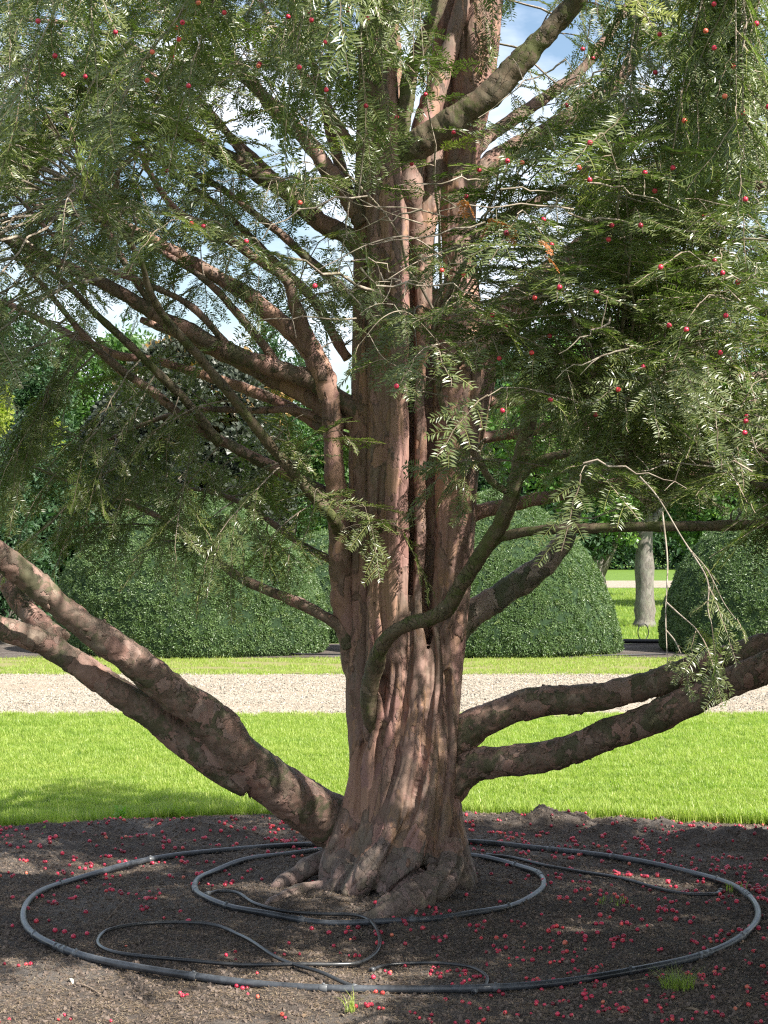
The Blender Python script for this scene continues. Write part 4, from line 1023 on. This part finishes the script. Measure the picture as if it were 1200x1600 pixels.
# loose bark plates standing off the trunk and the low limbs
def flake_mesh(seed, mat):
    r = np.random.default_rng(seed); n = 7; a = np.linspace(0, 2 * math.pi, n, endpoint=False); rr = r.uniform(.6, 1.1, n)
    top = [(.5 * rr[k] * math.cos(a[k]), rr[k] * math.sin(a[k]), .10 + .34 * (math.sin(a[k]) * rr[k] > .3) * r.uniform(.3, 1)) for k in range(n)]
    bot = [(x * .96, y * .96, z - .12) for x, y, z in top]
    V = top + bot + [(0, 0, .16)]
    Fc = [(k, (k + 1) % n, 2 * n) for k in range(n)] + [(k + n, (k + 1) % n + n, (k + 1) % n, k) for k in range(n)] + [tuple(range(2 * n - 1, n - 1, -1))]
    return mesh_from('bark_flake', np.array(V) * .017, Fc, [mat])
def strew_flakes(part, me, n, mats, seed, zmax=4.0):
    r = np.random.default_rng(seed); fl = [flake_mesh(seed + i, m) for i, m in enumerate(mats * 2)]
    nv = len(me.vertices); k = 0
    while k < n:
        v = me.vertices[int(r.integers(0, nv))]
        if v.co.z > zmax or v.normal.y > .35 or v.co.z < .06: continue
        up = Vector((0, 0, 1)) if seed % 2 else Vector((r.normal(), r.normal(), r.normal()))
        z = Vector(v.normal); y = (up - z * up.dot(z)).normalized(); x = y.cross(z)
        o = link('bark_flake', fl[int(r.integers(0, len(fl)))], part)
        from mathutils import Matrix
        o.matrix_local = Matrix.Translation(v.co - z * .001) @ Matrix((x, y, z)).transposed().to_4x4() @ Matrix.Scale(float(r.uniform(.5, 1.5)), 4)
        k += 1
strew_flakes(trunk, trunk_me, 150, [M['bark'], M['bark']], 61)
for i, o in enumerate([c for c in tree.children if c.data and c.data.name.startswith('limb')]): strew_flakes(o, o.data, 45, [M['limb'], M['limb']], 72 + 2 * i)

# ------------------------------------------------------------------ pipes and tubes on the bed
def lay(rows, r, lift=0.0, closed=False, n_per=10):
    w = []
    for px, py in rows: w.append(G(px, py, .03))
    w = np.array(w)
    if closed:
        q = np.vstack([w[-2:], w, w[:3]]); s = spline(q, n_per); s = s[2 * n_per: -(2 * n_per) - 1] if False else s[2 * n_per: 2 * n_per + len(w) * n_per]
    else: s = spline(w, n_per)
    z = np.array([soil_base(x, y) for x, y, _ in s]) + r + lift
    # pipes bridge small dips
    k = np.ones(7) / 7; zz = np.convolve(np.pad(z, 3, 'wrap' if closed else 'edge'), k, 'valid')
    s[:, 2] = np.maximum(zz, z - .004); return s
def soil_base(x, y):
    return .022 + .020 * noise.fractal(Vector((x * 1.3, y * 1.3, 0)), 1.0, 2.0, 2)
def ring(cx, cy, rx, ry, r, name, label, n=160, joints=(), wob=.01):
    top = empty(name, (cx, cy, 0)); tag(top, label, 'pipe', 'irrigation pipe rings around the trunk')
    a = np.linspace(0, 2 * math.pi, n, endpoint=False)
    c = np.array([(cx + rx * math.cos(t) * (1 + wob * math.sin(2 * t + 1) + .5 * wob * math.sin(5 * t)), cy + ry * math.sin(t) * (1 + wob * math.sin(3 * t)), 0) for t in a])
    z = np.array([soil_base(x, y) for x, y, _ in c]) + r
    z = np.convolve(np.pad(z, 5, 'wrap'), np.ones(11) / 11, 'valid'); c[:, 2] = z - .004 + .006 * np.sin(a * 3 + 1) * np.sin(a * 8)
    v, f = tube_data(c, r, 12, closed=True)
    o = link('pipe', mesh_from('pipe', v, f, [M['pipe']]), top); o.location = (-cx, -cy, 0)
    for deg, kind in joints:
        i = int((deg % 360) / 360 * n); idx = [(i + k) % n for k in (-1, 0, 1)]
        seg = c[idx]; cen = seg[1]; d = seg[2] - seg[0]; d /= np.linalg.norm(d)
        if kind == 'c':   # coupling: sleeve with two raised collars
            L = np.array([-.045, -.043, -.034, -.033, -.012, -.011, .011, .012, .033, .034, .043, .045]); rr = np.array([1.02, 1.14, 1.14, 1.05, 1.05, 1.12, 1.12, 1.05, 1.05, 1.14, 1.14, 1.02]) * r
        else:             # clip-on dripper ring
            L = np.array([-.014, -.013, .013, .014]); rr = np.array([1.01, 1.09, 1.09, 1.01]) * r
        v, f = tube_data(np.array([cen + d * l for l in L]), rr, 12)
        mb = MB(); mb.add(v, f)
        if kind == 'd':
            s_ = np.cross(d, (0, 0, 1.)); v, f = tube_data(np.array([cen + (0, 0, r * .9), cen + np.array((0, 0, r * 1.35))]), [.006, .005], 8); mb.add(v, f)
        q = link('coupling' if kind == 'c' else 'dripper', mb.mesh('joint', [M['joint']]), top); q.location = (-cx, -cy, 0)
    return top
# outer: left 40, right 1172, near 1560, far 1325 ; inner: 305..850, 1335..1452
ring(.03, 7.48, 1.525, 1.49, .0140, 'outer_pipe_ring', 'large black plastic pipe laid in a wide dusty ring on the soil',
     joints=[(218, 'c'), (206, 'd'), (222, 'd'), (335, 'd'), (320, 'c'), (305, 'd'), (262, 'd'), (285, 'd'), (20, 'd'), (45, 'd'), (60, 'd'), (165, 'd'), (140, 'd'), (245, 'd'), (5, 'c')])
ring(-.065, 7.92, .775, .83, .0132, 'inner_pipe_ring', 'smaller black pipe ring hugging the base of the trunk and roots',
     joints=[(222, 'd'), (250, 'd'), (320, 'd'), (10, 'c'), (285, 'd'), (30, 'd'), (190, 'c')], wob=.012)
def hose(name, label, rows, r, lift=0.0):
    c = lay(rows, r, lift)
    t = empty(name, (c[0][0], c[0][1], 0)); tag(t, label, 'hose', 'thin black tubes lying on the bed')
    v, f = tube_data(c, r, 8); o = link('tube', mesh_from('tube', v, f, [M['tubing']]), t); o.location = (-c[0][0], -c[0][1], 0)
    for e in (0, -1):
        s = c[:3] if e == 0 else c[-3:]
        v, f = tube_data(s, r * 1.5, 8); q = link('end_fitting', mesh_from('end_fitting', v, f, [M['joint']]), t); q.location = o.location
    return t
hose('thin_hose', 'thin black hose looping from the inner ring past the front root to the big pipe',
     [(322, 1399), (345, 1394), (372, 1397), (398, 1414), (440, 1424), (500, 1428), (550, 1430), (578, 1440), (592, 1462), (590, 1485), (565, 1502), (530, 1508), (460, 1511), (380, 1512), (300, 1506), (230, 1499), (180, 1492), (157, 1481), (154, 1468), (170, 1456), (220, 1448), (290, 1444), (340, 1447), (380, 1465), (420, 1492), (455, 1510), (500, 1525), (535, 1541), (556, 1549)], .0075, .006)
hose('thin_hose', 'thin black hose making a single half loop on the soil in front of the trunk',
     [(580, 1512), (600, 1504), (640, 1500), (690, 1500), (735, 1508), (760, 1524), (757, 1540), (740, 1550)], .0065)
hose('thin_hose', 'thin black hose curving behind the trunk on the right between both pipe rings',
     [(760, 1338), (800, 1341), (850, 1352), (905, 1360), (960, 1370), (1020, 1385), (1070, 1395), (1115, 1397), (1126, 1391)], .008)

# ------------------------------------------------------------------ fallen berries
def hose_clear(x, y):
    return True
spots = []
def dens(x, y):
    py = HZ + CH * F / y; px = 600 + x / y * F
    d = .25 + .75 * max(0, min(1, (px - 500) / 600)) + (3.2 if px > 690 else 1.0) * math.exp(-((py - 1300) / 28) ** 2)
    if px < 500: d += .35 * max(0, min(1, (1430 - py) / 80))
    if px < 350 and py > 1470: d *= .3
    d *= .35 + 1.1 * max(0, noise.noise(Vector((x * 2.2, y * 2.2, 4))) + .35)
    return d
while len(spots) < 1600:
    py = rng.uniform(1278, 1600); px = rng.uniform(-20, 1220)
    g = G(px, py, .02)
    if g[1] > bed_edge(g[0]) - .02: continue
    if math.hypot(g[0] - .07, g[1] - 7.9) < .33: continue
    if rng.random() > dens(g[0], g[1]) * (.25 + .9 * (g[1] / 9.5) ** 3): continue
    if rng.random() < .33 and spots:      # clumps
        for _ in range(rng.integers(1, 4)):
            spots.append((g[0] + rng.normal(0, .03), g[1] + rng.normal(0, .03)))
    spots.append((g[0], g[1]))
spots = [s for s in spots if s[1] < bed_edge(s[0]) - .01]
spots.sort(key=lambda s: s[1])
near, rest = spots[:300], spots[300:]
LB = 'one of the many small red yew berries dropped on the dark soil'
fb_me = berry_mesh(.0082, 'fallen_berry')
for x, y in near:
    b = link('fallen_berry', fb_me); b.location = (x, y, soil_h(x, y) + .006)
    b.rotation_euler = (rng.normal(0, .9), rng.normal(0, .9), rng.uniform(0, 6.28)); k = rng.uniform(.62, 1.1); b.scale = (k, k, k * rng.uniform(.75, 1.05))
    tag(b, LB, 'berry', 'red yew berries fallen on the soil')
protos_b = [proto('berry_a', berry_mesh(.0098, 'far_berry'))]
pts = [(x, y, soil_h(x, y) + .006) for x, y in rest]
gn_scatter('scattered_berries', pts, rng.uniform(0, 6.28, (len(pts), 3)), rng.uniform(.6, 1.1, len(pts)), np.zeros(len(pts)), protos_b)

# ------------------------------------------------------------------ grass tufts, sticks and leaves on the bed
def tuft_obj(px, py, n, h, w, sp, label, seed, lean=1.1):
    g = G(px, py, .03); o = link('grass_tuft', blade_tuft(seed, n, h, w, sp, M['grass'], lean)); o.location = (g[0], g[1], soil_base(g[0], g[1]))
    return tag(o, label, 'grass tuft')
tuft_obj(1058, 1540, 130, .065, .003, .055, 'spiky green grass tuft growing against the outside of the large pipe ring', 5, 2.6)
tuft_obj(548, 1578, 32, .06, .003, .02, 'tiny bright green grass tuft in bare soil near the bottom centre', 6, 1.3)
tuft_obj(1150, 1390, 26, .05, .003, .05, 'sparse mossy grass patch just outside the right end of the big ring', 8, 1.3)
tuft_obj(960, 1410, 26, .035, .003, .08, 'thin mossy grass patch inside the big ring on the right', 9, 1.5)
def broad_weed(px, py, h, label, seed, n=12):
    g = G(px, py, 0); r = np.random.default_rng(seed); t = empty('weed', (g[0], g[1], 0)); tag(t, label, 'weed')
    for i in range(3):
        a = r.uniform(0, 6.28); hh = h * r.uniform(.7, 1); c = np.array([(0, 0, 0), (.02 * math.cos(a), .02 * math.sin(a), hh * .5), (.05 * math.cos(a), .05 * math.sin(a), hh)])
        v, f = tube_data(spline(c, 3), .0015, 4); link('stem', mesh_from('stem', v, f, [M['weed']]), t)
        for k in range(n // 3):
            u = .3 + .7 * k / (n // 3); p = c[2] * u; q = leaf_clump(seed * 20 + i * 5 + k, 3, .035, .55, .008, M['weed']); l = link('leaf', q, t); l.location = p
broad_weed(182, 1290, .12, 'broad leaved green weed standing at the shaded lawn edge', 3, 15)
broad_weed(75, 1302, .03, 'small low weed at the left lawn edge', 4, 6)
def stick(rows, r, name, label, mat, cat='stick', lift=.004, taper=.5):
    c = spline([G(a, b, z) for a, b, z in rows], 6); c[:, 2] = [soil_base(x, y) + lift + z for (x, y, _), z in zip(c, np.interp(np.linspace(0, 1, len(c)), np.linspace(0, 1, len(rows)), [q[2] for q in rows]))]
    c += np.array([[noise.noise(Vector((*(p * 40),))) * r * .5, 0, noise.noise(Vector((*(p * 50),))) * r * .3] for p in c])
    v, f = tube_data(c, r * np.linspace(1, taper, len(c)) * (1 + .3 * np.sin(np.arange(len(c)) * 1.7)), 7); return tag(link(name, mesh_from(name, v, f, [mat])), label, cat)
stick([(118, 1547, 0), (135, 1550, .004), (157, 1562, 0)], .006, 'bark_stick', 'short broken piece of grey brown bark lying at lower left', M['rot_wood'], 'stick')
stick([(166, 1448, 0), (185, 1425, .03), (205, 1405, .045), (222, 1395, .03)], .0025, 'dry_twig', 'thin arched dry twig standing in the soil inside the left of the ring', M['rot_wood'], 'twig')
stick([(80, 1510, 0), (95, 1522, .006), (106, 1532, 0)], .0018, 'dry_twig', 'fine pale twig beside the silvery fallen leaf', M['rot_wood'], 'twig')
stick([(978, 1545, 0), (1010, 1538, .01), (1035, 1522, .02)], .0016, 'dry_twig', 'straw coloured stalk beside the grass tuft at the pipe', M['litter'], 'twig')
stick([(872, 930 + 410, 0), (868, 1325, .04)], .002, 'dry_twig', 'small upright twig in the soil behind the inner ring', M['rot_wood'], 'twig')
stick([(860, 1300, 0), (880, 1294, .006), (905, 1292, .0)], .004, 'dry_twig', 'dark twig on the soil mound at the back right', M['rot_wood'], 'twig')
def fallen_leaf(px, py, L, W, ang, mat, label):
    g = G(px, py, .02); n = 7; V = []; Fc = []
    for i in range(n):
        t = i / (n - 1); w = W * math.sin(math.pi * min(.97, t + .03)) ** .8
        for s in (-1, 0, 1): V.append((L * (t - .5), s * w * .5, .006 * math.sin(t * 3.1) + .25 * abs(s) * w * .5))
    for i in range(n - 1):
        for k in range(2): Fc.append((3 * i + k, 3 * i + 3 + k, 3 * i + 4 + k, 3 * i + 1 + k))
    o = link('fallen_leaf', mesh_from('fallen_leaf', V, Fc, [mat])); o.location = (g[0], g[1], soil_h(g[0], g[1]) + .006); o.rotation_euler = (rng.normal(0, .25), rng.normal(0, .15), R(ang))
    return tag(o, label, 'leaf')
fallen_leaf(111, 1534, .05, .013, 115, M['silver_leaf'], 'pale silvery green leaf on the soil at lower left')
fallen_leaf(1085, 1585, .06, .022, 155, M['dead_leaf'], 'flat brown leaf near the lower right corner of the bed')
fallen_leaf(1160, 1570, .05, .014, 10, M['dead_leaf'], 'narrow tan leaf right of the grass tuft')
fallen_leaf(1158, 1575 - 3, .03, .02, 60, M['dead_leaf'], 'small curled brown leaf under the narrow tan leaf')
fallen_leaf(478, 1588, .03, .02, 60, M['dead_leaf'], 'small dry leaf at the bottom edge left of the tiny grass tuft')
fallen_leaf(343, 1317, .035, .025, 20, M['silver_leaf'], 'pale chip like leaf on the soil behind the rings at left')
fallen_leaf(133, 1306, .04, .03, 20, M['weed'], 'fresh green leaf lying near the left lawn edge')

# ------------------------------------------------------------------ topiary hedges
htufts = [proto('hedge_tuft_%d' % i, hedge_tuft(i, M['hedge_leaf'])) for i in range(4)]
def topiary(cx, cy, rx, ry, h, profile, label, n_t, seed, size=1.0):
    t = empty('clipped_hedge', (cx, cy, 0)); tag(t, label, 'topiary', 'clipped yew mounds beyond the drive')
    nu, nv = 72, 34; V = []
    def surf(u, v):
        a = 2 * math.pi * u; k = np.interp(v, profile[0], profile[1]); zz = h * v
        x = rx * k * math.cos(a); y = ry * k * math.sin(a)
        w = 1 + .05 * noise.noise(Vector((math.cos(a) * 1.6 + seed, math.sin(a) * 1.6, zz * 1.1))) + .015 * noise.noise(Vector((math.cos(a) * 6, math.sin(a) * 6 + seed, zz * 4)))
        return np.array((x * w, y * w, zz + .03 * noise.noise(Vector((x, y, seed)))))
    vs = np.linspace(0, 1, nv) ** .9
    for v in vs:
        for u in range(nu): V.append(surf(u / nu, v))
    Fc = [(j * nu + i, j * nu + (i + 1) % nu, (j + 1) * nu + (i + 1) % nu, (j + 1) * nu + i) for j in range(nv - 1) for i in range(nu)]
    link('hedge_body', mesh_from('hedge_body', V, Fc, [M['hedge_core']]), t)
    pts = []; nor = []
    pv = np.linspace(.012, .999, 200); wgt = np.array([np.interp(v, profile[0], profile[1]) * 1.0 + .25 for v in pv]); dz = np.gradient(np.array([np.interp(v, profile[0], profile[1]) for v in pv]) * rx, pv * h); wgt *= np.sqrt(1 + dz ** 2); wgt /= wgt.sum()
    vv = rng.choice(pv, n_t, p=wgt) + rng.uniform(-.0025, .0025, n_t); uu = rng.random(n_t)
    for u, v in zip(uu, vv):
        u = .5 + .62 * u + .19 if False else u
        p = surf(u, v); q = surf(u + .004, v) - p; w = surf(u, min(.9995, v + .006)) - surf(u, v - .006 if v > .006 else 0)
        nr = np.cross(q, w); nn = np.linalg.norm(nr)
        if nn < 1e-9: nr = np.array((0, 0, 1.)); nn = 1
        nr = nr / nn
        if p[1] > ry * .35 and v < .8: continue
        if noise.noise(Vector((*(p * 7 + seed),))) < -.5: continue
        pts.append(p + nr * (rng.uniform(-.04, .015) + .02 * noise.noise(Vector((*(p * 6),))))); nor.append(nr + rng.normal(0, .12, 3))
    nor = np.array(nor); dx = np.cross(nor, rng.normal(0, 1, nor.shape))
    e = euler_from(dx, nor); f = gn_scatter('leaves', pts, e, rng.uniform(.65, 1.15, len(pts)) * size, rng.integers(0, 4, len(pts)), htufts, t)
    return t
dome = ([0, .04, .15, .35, .55, .72, .85, .94, .98, 1], [.93, .98, 1.0, .97, .88, .74, .55, .36, .2, .02])
cone = ([0, .04, .15, .35, .55, .72, .85, .94, 1], [.92, .99, 1.0, .93, .80, .63, .44, .27, .02])
topiary(-2.75, 25.2, 1.95, 1.6, 2.28, dome, 'large clipped yew mound left of the trunk, its right side sunlit', 38000, 1)
topiary(1.55, 25.2, 1.80, 1.6, 2.3, cone, 'clipped yew mound just right of the trunk with a diagonal shadow across it', 36000, 2)
topiary(5.75, 25.4, 1.80, 1.6, 2.25, cone, 'clipped yew mound at the right edge, wholly in shade', 30000, 3)
topiary(-.95, 28.6, 1.15, 1.2, 1.75, dome, 'darker clipped mound peeking out between the left mound and the trunk', 9000, 4)
topiary(9.9, 25.6, 1.9, 1.7, 2.6, dome, 'unseen clipped mound added beyond the right edge of view to shade its neighbour', 5000, 6)  # out of view, added to throw shade on the right hand mound

# ------------------------------------------------------------------ background trees
cl = {}
def clumps(kind, n, size, w, rad, mat):
    if kind not in cl: cl[kind] = [proto('%s_clump_%d' % (kind, i), leaf_clump(hash(kind) % 97 + i if False else len(kind) * 7 + i, n, size, w, rad, mat)) for i in range(3)]
    return cl[kind]
def shrub_tree(name, x, y, trunk_h, trunk_r, lobes, kind, label, cat, n, scale=1.0, shell=.55, bark='grey_bark', group=None, lean=0):
    """lobes: (dx, dy, z, rx, ry, rz). trunk + limbs + crown of leaf clumps"""
    t = empty(name, (x, y, 0)); tag(t, label, cat, group)
    top = max(l[2] for l in lobes); c = spline([(0, 0, -.1, trunk_r * 1.3), (0.02, 0, .3, trunk_r), (lean * .4, .0, top * .5, trunk_r * .8), (lean, 0, top * .95, trunk_r * .25)], 6)
    v, f = tube_data(c[:, :3], c[:, 3] * (1 + .1 * np.sin(np.arange(len(c)) * 2.3)), 14); link('trunk', mesh_from('trunk', v, f, [M[bark]]), t)
    for l in lobes[:6]:
        a = np.array((lean * .5, 0, max(trunk_h * .8, .2))); b = np.array(l[:3])
        if np.linalg.norm(a - b) < .3: continue
        c = sample_line(a, b, 7, .05, rng); v, f = tube_data(c, np.linspace(trunk_r * .5, trunk_r * .12, 7), 7); link('branch', mesh_from('branch', v, f, [M[bark]]), t)
    vol = np.array([l[3] * l[4] * l[5] for l in lobes]) ** .67; vol /= vol.sum(); pts = []
    for l, wv in zip(lobes, vol):
        k = int(n * wv); d = rng.normal(0, 1, (k, 3)); d /= np.linalg.norm(d, axis=1)[:, None]; rr = shell + (1 - shell) * rng.random(k) ** .7
        p = np.array(l[:3]) + d * rr[:, None] * np.array(l[3:6])
        nz = np.array([noise.noise(Vector((*(q * (1.6 / scale)), ))) for q in p]); p = p[(nz > -.22)]
        p += np.array([[noise.noise(Vector((*(q * .9), ))), noise.noise(Vector((*(q * .9 + 7), ))), noise.noise(Vector((*(q * .9 + 13), )))] for q in p]) * .35 * scale if len(p) else 0
        pts.append(p)
    pts = np.concatenate(pts); pts = pts[pts[:, 2] > max(.05, trunk_h * .75)]
    gn_scatter('crown', pts, rng.uniform(0, 6.28, (len(pts), 3)), rng.uniform(.7, 1.4, len(pts)) * scale, rng.integers(0, 3, len(pts)), cl[kind], t)
    return t
clumps('dark', 26, .13, .28, .22, M['bg_dark']); clumps('mid', 26, .12, .4, .24, M['bg_mid']); clumps('gold', 24, .10, .5, .2, M['bg_yellow'])
clumps('copper', 22, .085, .72, .14, M['bg_copper']); clumps('rust', 12, .12, .7, .14, M['bg_rust']); clumps('bright', 12, .10, .6, .13, M['bg_bright']); clumps('bush', 20, .07, .4, .12, M['bg_mid'])
def L_at(px, py, Y, x0, y0):   # lobe centre relative to a tree at (x0, y0)
    p = P(px, py, Y); return (p[0] - x0, p[1] - y0, p[2])
def cone_lobes(h, r, n=7, base=.4):
    return [(0, 0, base + (h - base) * (i + .5) / n, r * (1 - i / n) ** .8 + .15, r * (1 - i / n) ** .8 + .15, (h - base) / n * .85) for i in range(n)]
# weeping dome with dark shingled leaves
x0, y0 = P(290, 850, 31)[0], 31
shrub_tree('weeping_tree', x0, y0, .6, .12, [(0, 0, 2.6, 1.75, 1.5, 2.3)], 'copper', 'rounded weeping tree with dark glossy overlapping leaves above the left mound', 'tree', 5200, 1.0, .93)
shrub_tree('rusty_shrub', P(300, 850, 32.6)[0], 32.6, .6, .1, [(0.1, 0, 4.3, 1.5, 1.2, .85)], 'rust', 'tree with rust and yellow tinged top behind the dark weeping dome', 'tree', 1100, 1.0, .8)
# tall conifers and broadleaves behind, left to right
shrub_tree('background_tree', P(20, 0, 42)[0], 42, .5, .25, cone_lobes(7.0, 2.6), 'dark', 'tall blue green conifer at the far left behind the golden shrub', 'tree', 2600, 1.3, .5)
shrub_tree('background_tree', P(130, 0, 47)[0], 47, 1.0, .25, [(0, 0, 4.6, 2.6, 2, 2.6), (1.2, 0, 5.6, 1.6, 1.6, 1.6), (-1.5, 0, 3.6, 1.8, 1.6, 2.2), (.6, -.4, 2.3, 2.4, 1.8, 1.9)], 'mid', 'leafy green tree rising left of the weeping dome', 'tree', 2600, 1.3, .5)
shrub_tree('background_tree', P(430, 0, 50)[0], 50, 1.0, .25, [(0, 0, 4.3, 2.6, 2, 2.4), (-1.7, 0, 3.4, 1.8, 1.6, 2.4), (1.5, 0, 2.8, 2.2, 1.8, 2.6)], 'mid', 'sunlit green tree seen between the left boughs and the trunk', 'tree', 2600, 1.3, .5)
shrub_tree('background_tree', P(425, 0, 40)[0], 40, .5, .2, cone_lobes(6.4, 1.2), 'dark', 'narrow dark conifer behind the gap below the sky opening', 'tree', 1300, 1.1, .5)
shrub_tree('golden_shrub', P(45, 0, 36)[0], 36, .4, .1, [(0, 0, 2.6, .7, .7, .9), (.45, 0, 3.3, .45, .5, .7), (-.9, 0, 3.9, .55, .5, 1.2)], 'gold', 'golden yellow shrub glowing between dark trees at the left edge', 'shrub', 900, .9, .4)
shrub_tree('background_tree', P(30, 0, 30)[0], 30, .3, .2, [(0, 0, 1.6, 1.3, 1.1, 1.6), (1.2, .3, 1.4, 1.1, 1, 1.5), (-1.3, 0, 2.2, 1.3, 1.1, 1.6)], 'dark', 'dark bushy yew filling the corner beside the left mound', 'tree', 2200, 1.0, .45)
shrub_tree('background_tree', P(180, 0, 34)[0], 34, .3, .2, [(-.3, 0, 2.0, 1.3, 1, 1.7), (1.5, .5, 1.8, 1.5, 1, 1.6), (3.0, .6, 1.6, 1.3, 1, 1.5)], 'dark', 'dark green undergrowth tree behind the left mound', 'tree', 2500, 1.0, .45)
shrub_tree('background_tree', P(480, 0, 35)[0], 35, .3, .2, [(-.5, 0, 1.9, 1.2, 1, 1.7), (.5, .2, 2.6, 1.0, .9, 1.5)], 'mid', 'bushy light green shrub tree immediately left of the trunk', 'tree', 1900, .9, .45)
shrub_tree('background_tree', P(800, 0, 40)[0], 40, .3, .25, [(0, 0, 3.0, 1.6, 1.4, 2.8), (.9, 0, 4.6, 1.6, 1.4, 2.0), (-.9, 0, 4.2, 1.4, 1.3, 2.2)], 'dark', 'dark yew tree behind the mound right of the trunk', 'tree', 2600, 1.2, .5)
shrub_tree('background_tree', P(930, 0, 52)[0], 52, .3, .3, [(0, 0, 4.0, 2.6, 2, 3.0), (2.0, 0, 5.0, 2.2, 2, 2.6)], 'dark', 'large dark tree behind the grey trunked one', 'tree', 2600, 1.4, .5)
shrub_tree('background_tree', P(1140, 0, 44)[0], 44, .3, .3, [(0, 0, 3.8, 2.4, 2, 2.6), (-1.6, .5, 5.0, 1.8, 1.6, 2.0), (1.8, 0, 3.0, 2.0, 2, 2.4)], 'mid', 'broad green tree filling the right background', 'tree', 2800, 1.3, .5)
shrub_tree('background_tree', P(20, 0, 27)[0], 27, .3, .2, [(-.6, 0, 1.3, .9, .8, 1.3), (-1.8, 0, 1.6, 1.2, .9, 1.6), (0, .4, .8, .6, .6, .9)], 'dark', 'low dark conifer at the left edge in front of the other dark trees', 'tree', 2600, .8, .4)
# far belt that closes the horizon: one dark wood
pts = []
for i in range(9000):
    x = rng.uniform(-75, 75); y = rng.uniform(112, 122); h = 5.5 + 2.5 * noise.noise(Vector((x * .09, 0, 0))) + 1.2 * noise.noise(Vector((x * .4, 1, 0)))
    pts.append((x, y, h * rng.random() ** .7))
far = gn_scatter('far_woodland', pts, rng.uniform(0, 6.28, (len(pts), 3)), rng.uniform(3., 5., len(pts)), rng.integers(0, 3, len(pts)), cl['dark']); tag(far, kind='stuff')
# the grey trunked tree on the far lawn
x0 = P(1006, 978, 33)[0]
shrub_tree('grey_barked_tree', x0, 33, 2.1, .19, [(0, 0, 4.2, 2.0, 1.5, 1.9), (-1.1, -.2, 2.75, .9, .8, .8), (1.2, 0, 3.4, 1.3, 1.1, 1.0), (-1.9, 0, 3.6, 1.1, 1, 1.2), (-.55, -.3, 2.1, .42, .4, .45)], 'bright', 'straight grey trunked tree on the far lawn between two clipped mounds', 'tree', 2200, 1.0, .3)
# garden edging strip and small wire hoop on the far lawn
v, f = tube_data(np.array([(P(905, 0, 26.9)[0], 26.9, .07), (4.2, 26.95, .06), (P(1080, 0, 26.9)[0], 26.9, .06)]), .035, 8)
tag(link('garden_edging', mesh_from('garden_edging', v, f, [M['edging']])), 'low black edging tube along the far lawn between the mounds', 'edging')
a = np.linspace(0, 2 * math.pi, 24, endpoint=False); c0 = P(1005, 994, 27.6); c0[2] = .17
v, f = tube_data(np.array([c0 + np.array((.09 * math.cos(t), .05 * math.cos(t), .13 * math.sin(t))) for t in a]), .008, 6, closed=True)
tag(link('wire_hoop', mesh_from('wire_hoop', v, f, [M['edging']])), 'small black wire hoop standing in the grass between the mounds', 'hoop')
c = np.array([P(925, 1030, 23.9), P(940, 1028, 24), P(1000, 1026, 24.2), P(1040, 1025, 24.3)]); c[:, 2] = .03
v, f = tube_data(spline(c, 5), .012, 6); tag(link('ground_hose', mesh_from('ground_hose', v, f, [M['edging']])), 'dark hose lying on the soil at the foot of the mounds on the right', 'hose')
c = np.array([P(455, 1028, 24.2), P(500, 1030, 24.1), P(545, 1030, 24.0)]); c[:, 2] = .04
v, f = tube_data(spline(c, 5), .012, 6); tag(link('ground_hose', mesh_from('ground_hose', v, f, [M['edging']])), 'dark hose lying under the mound left of the trunk', 'hose')
print('done')
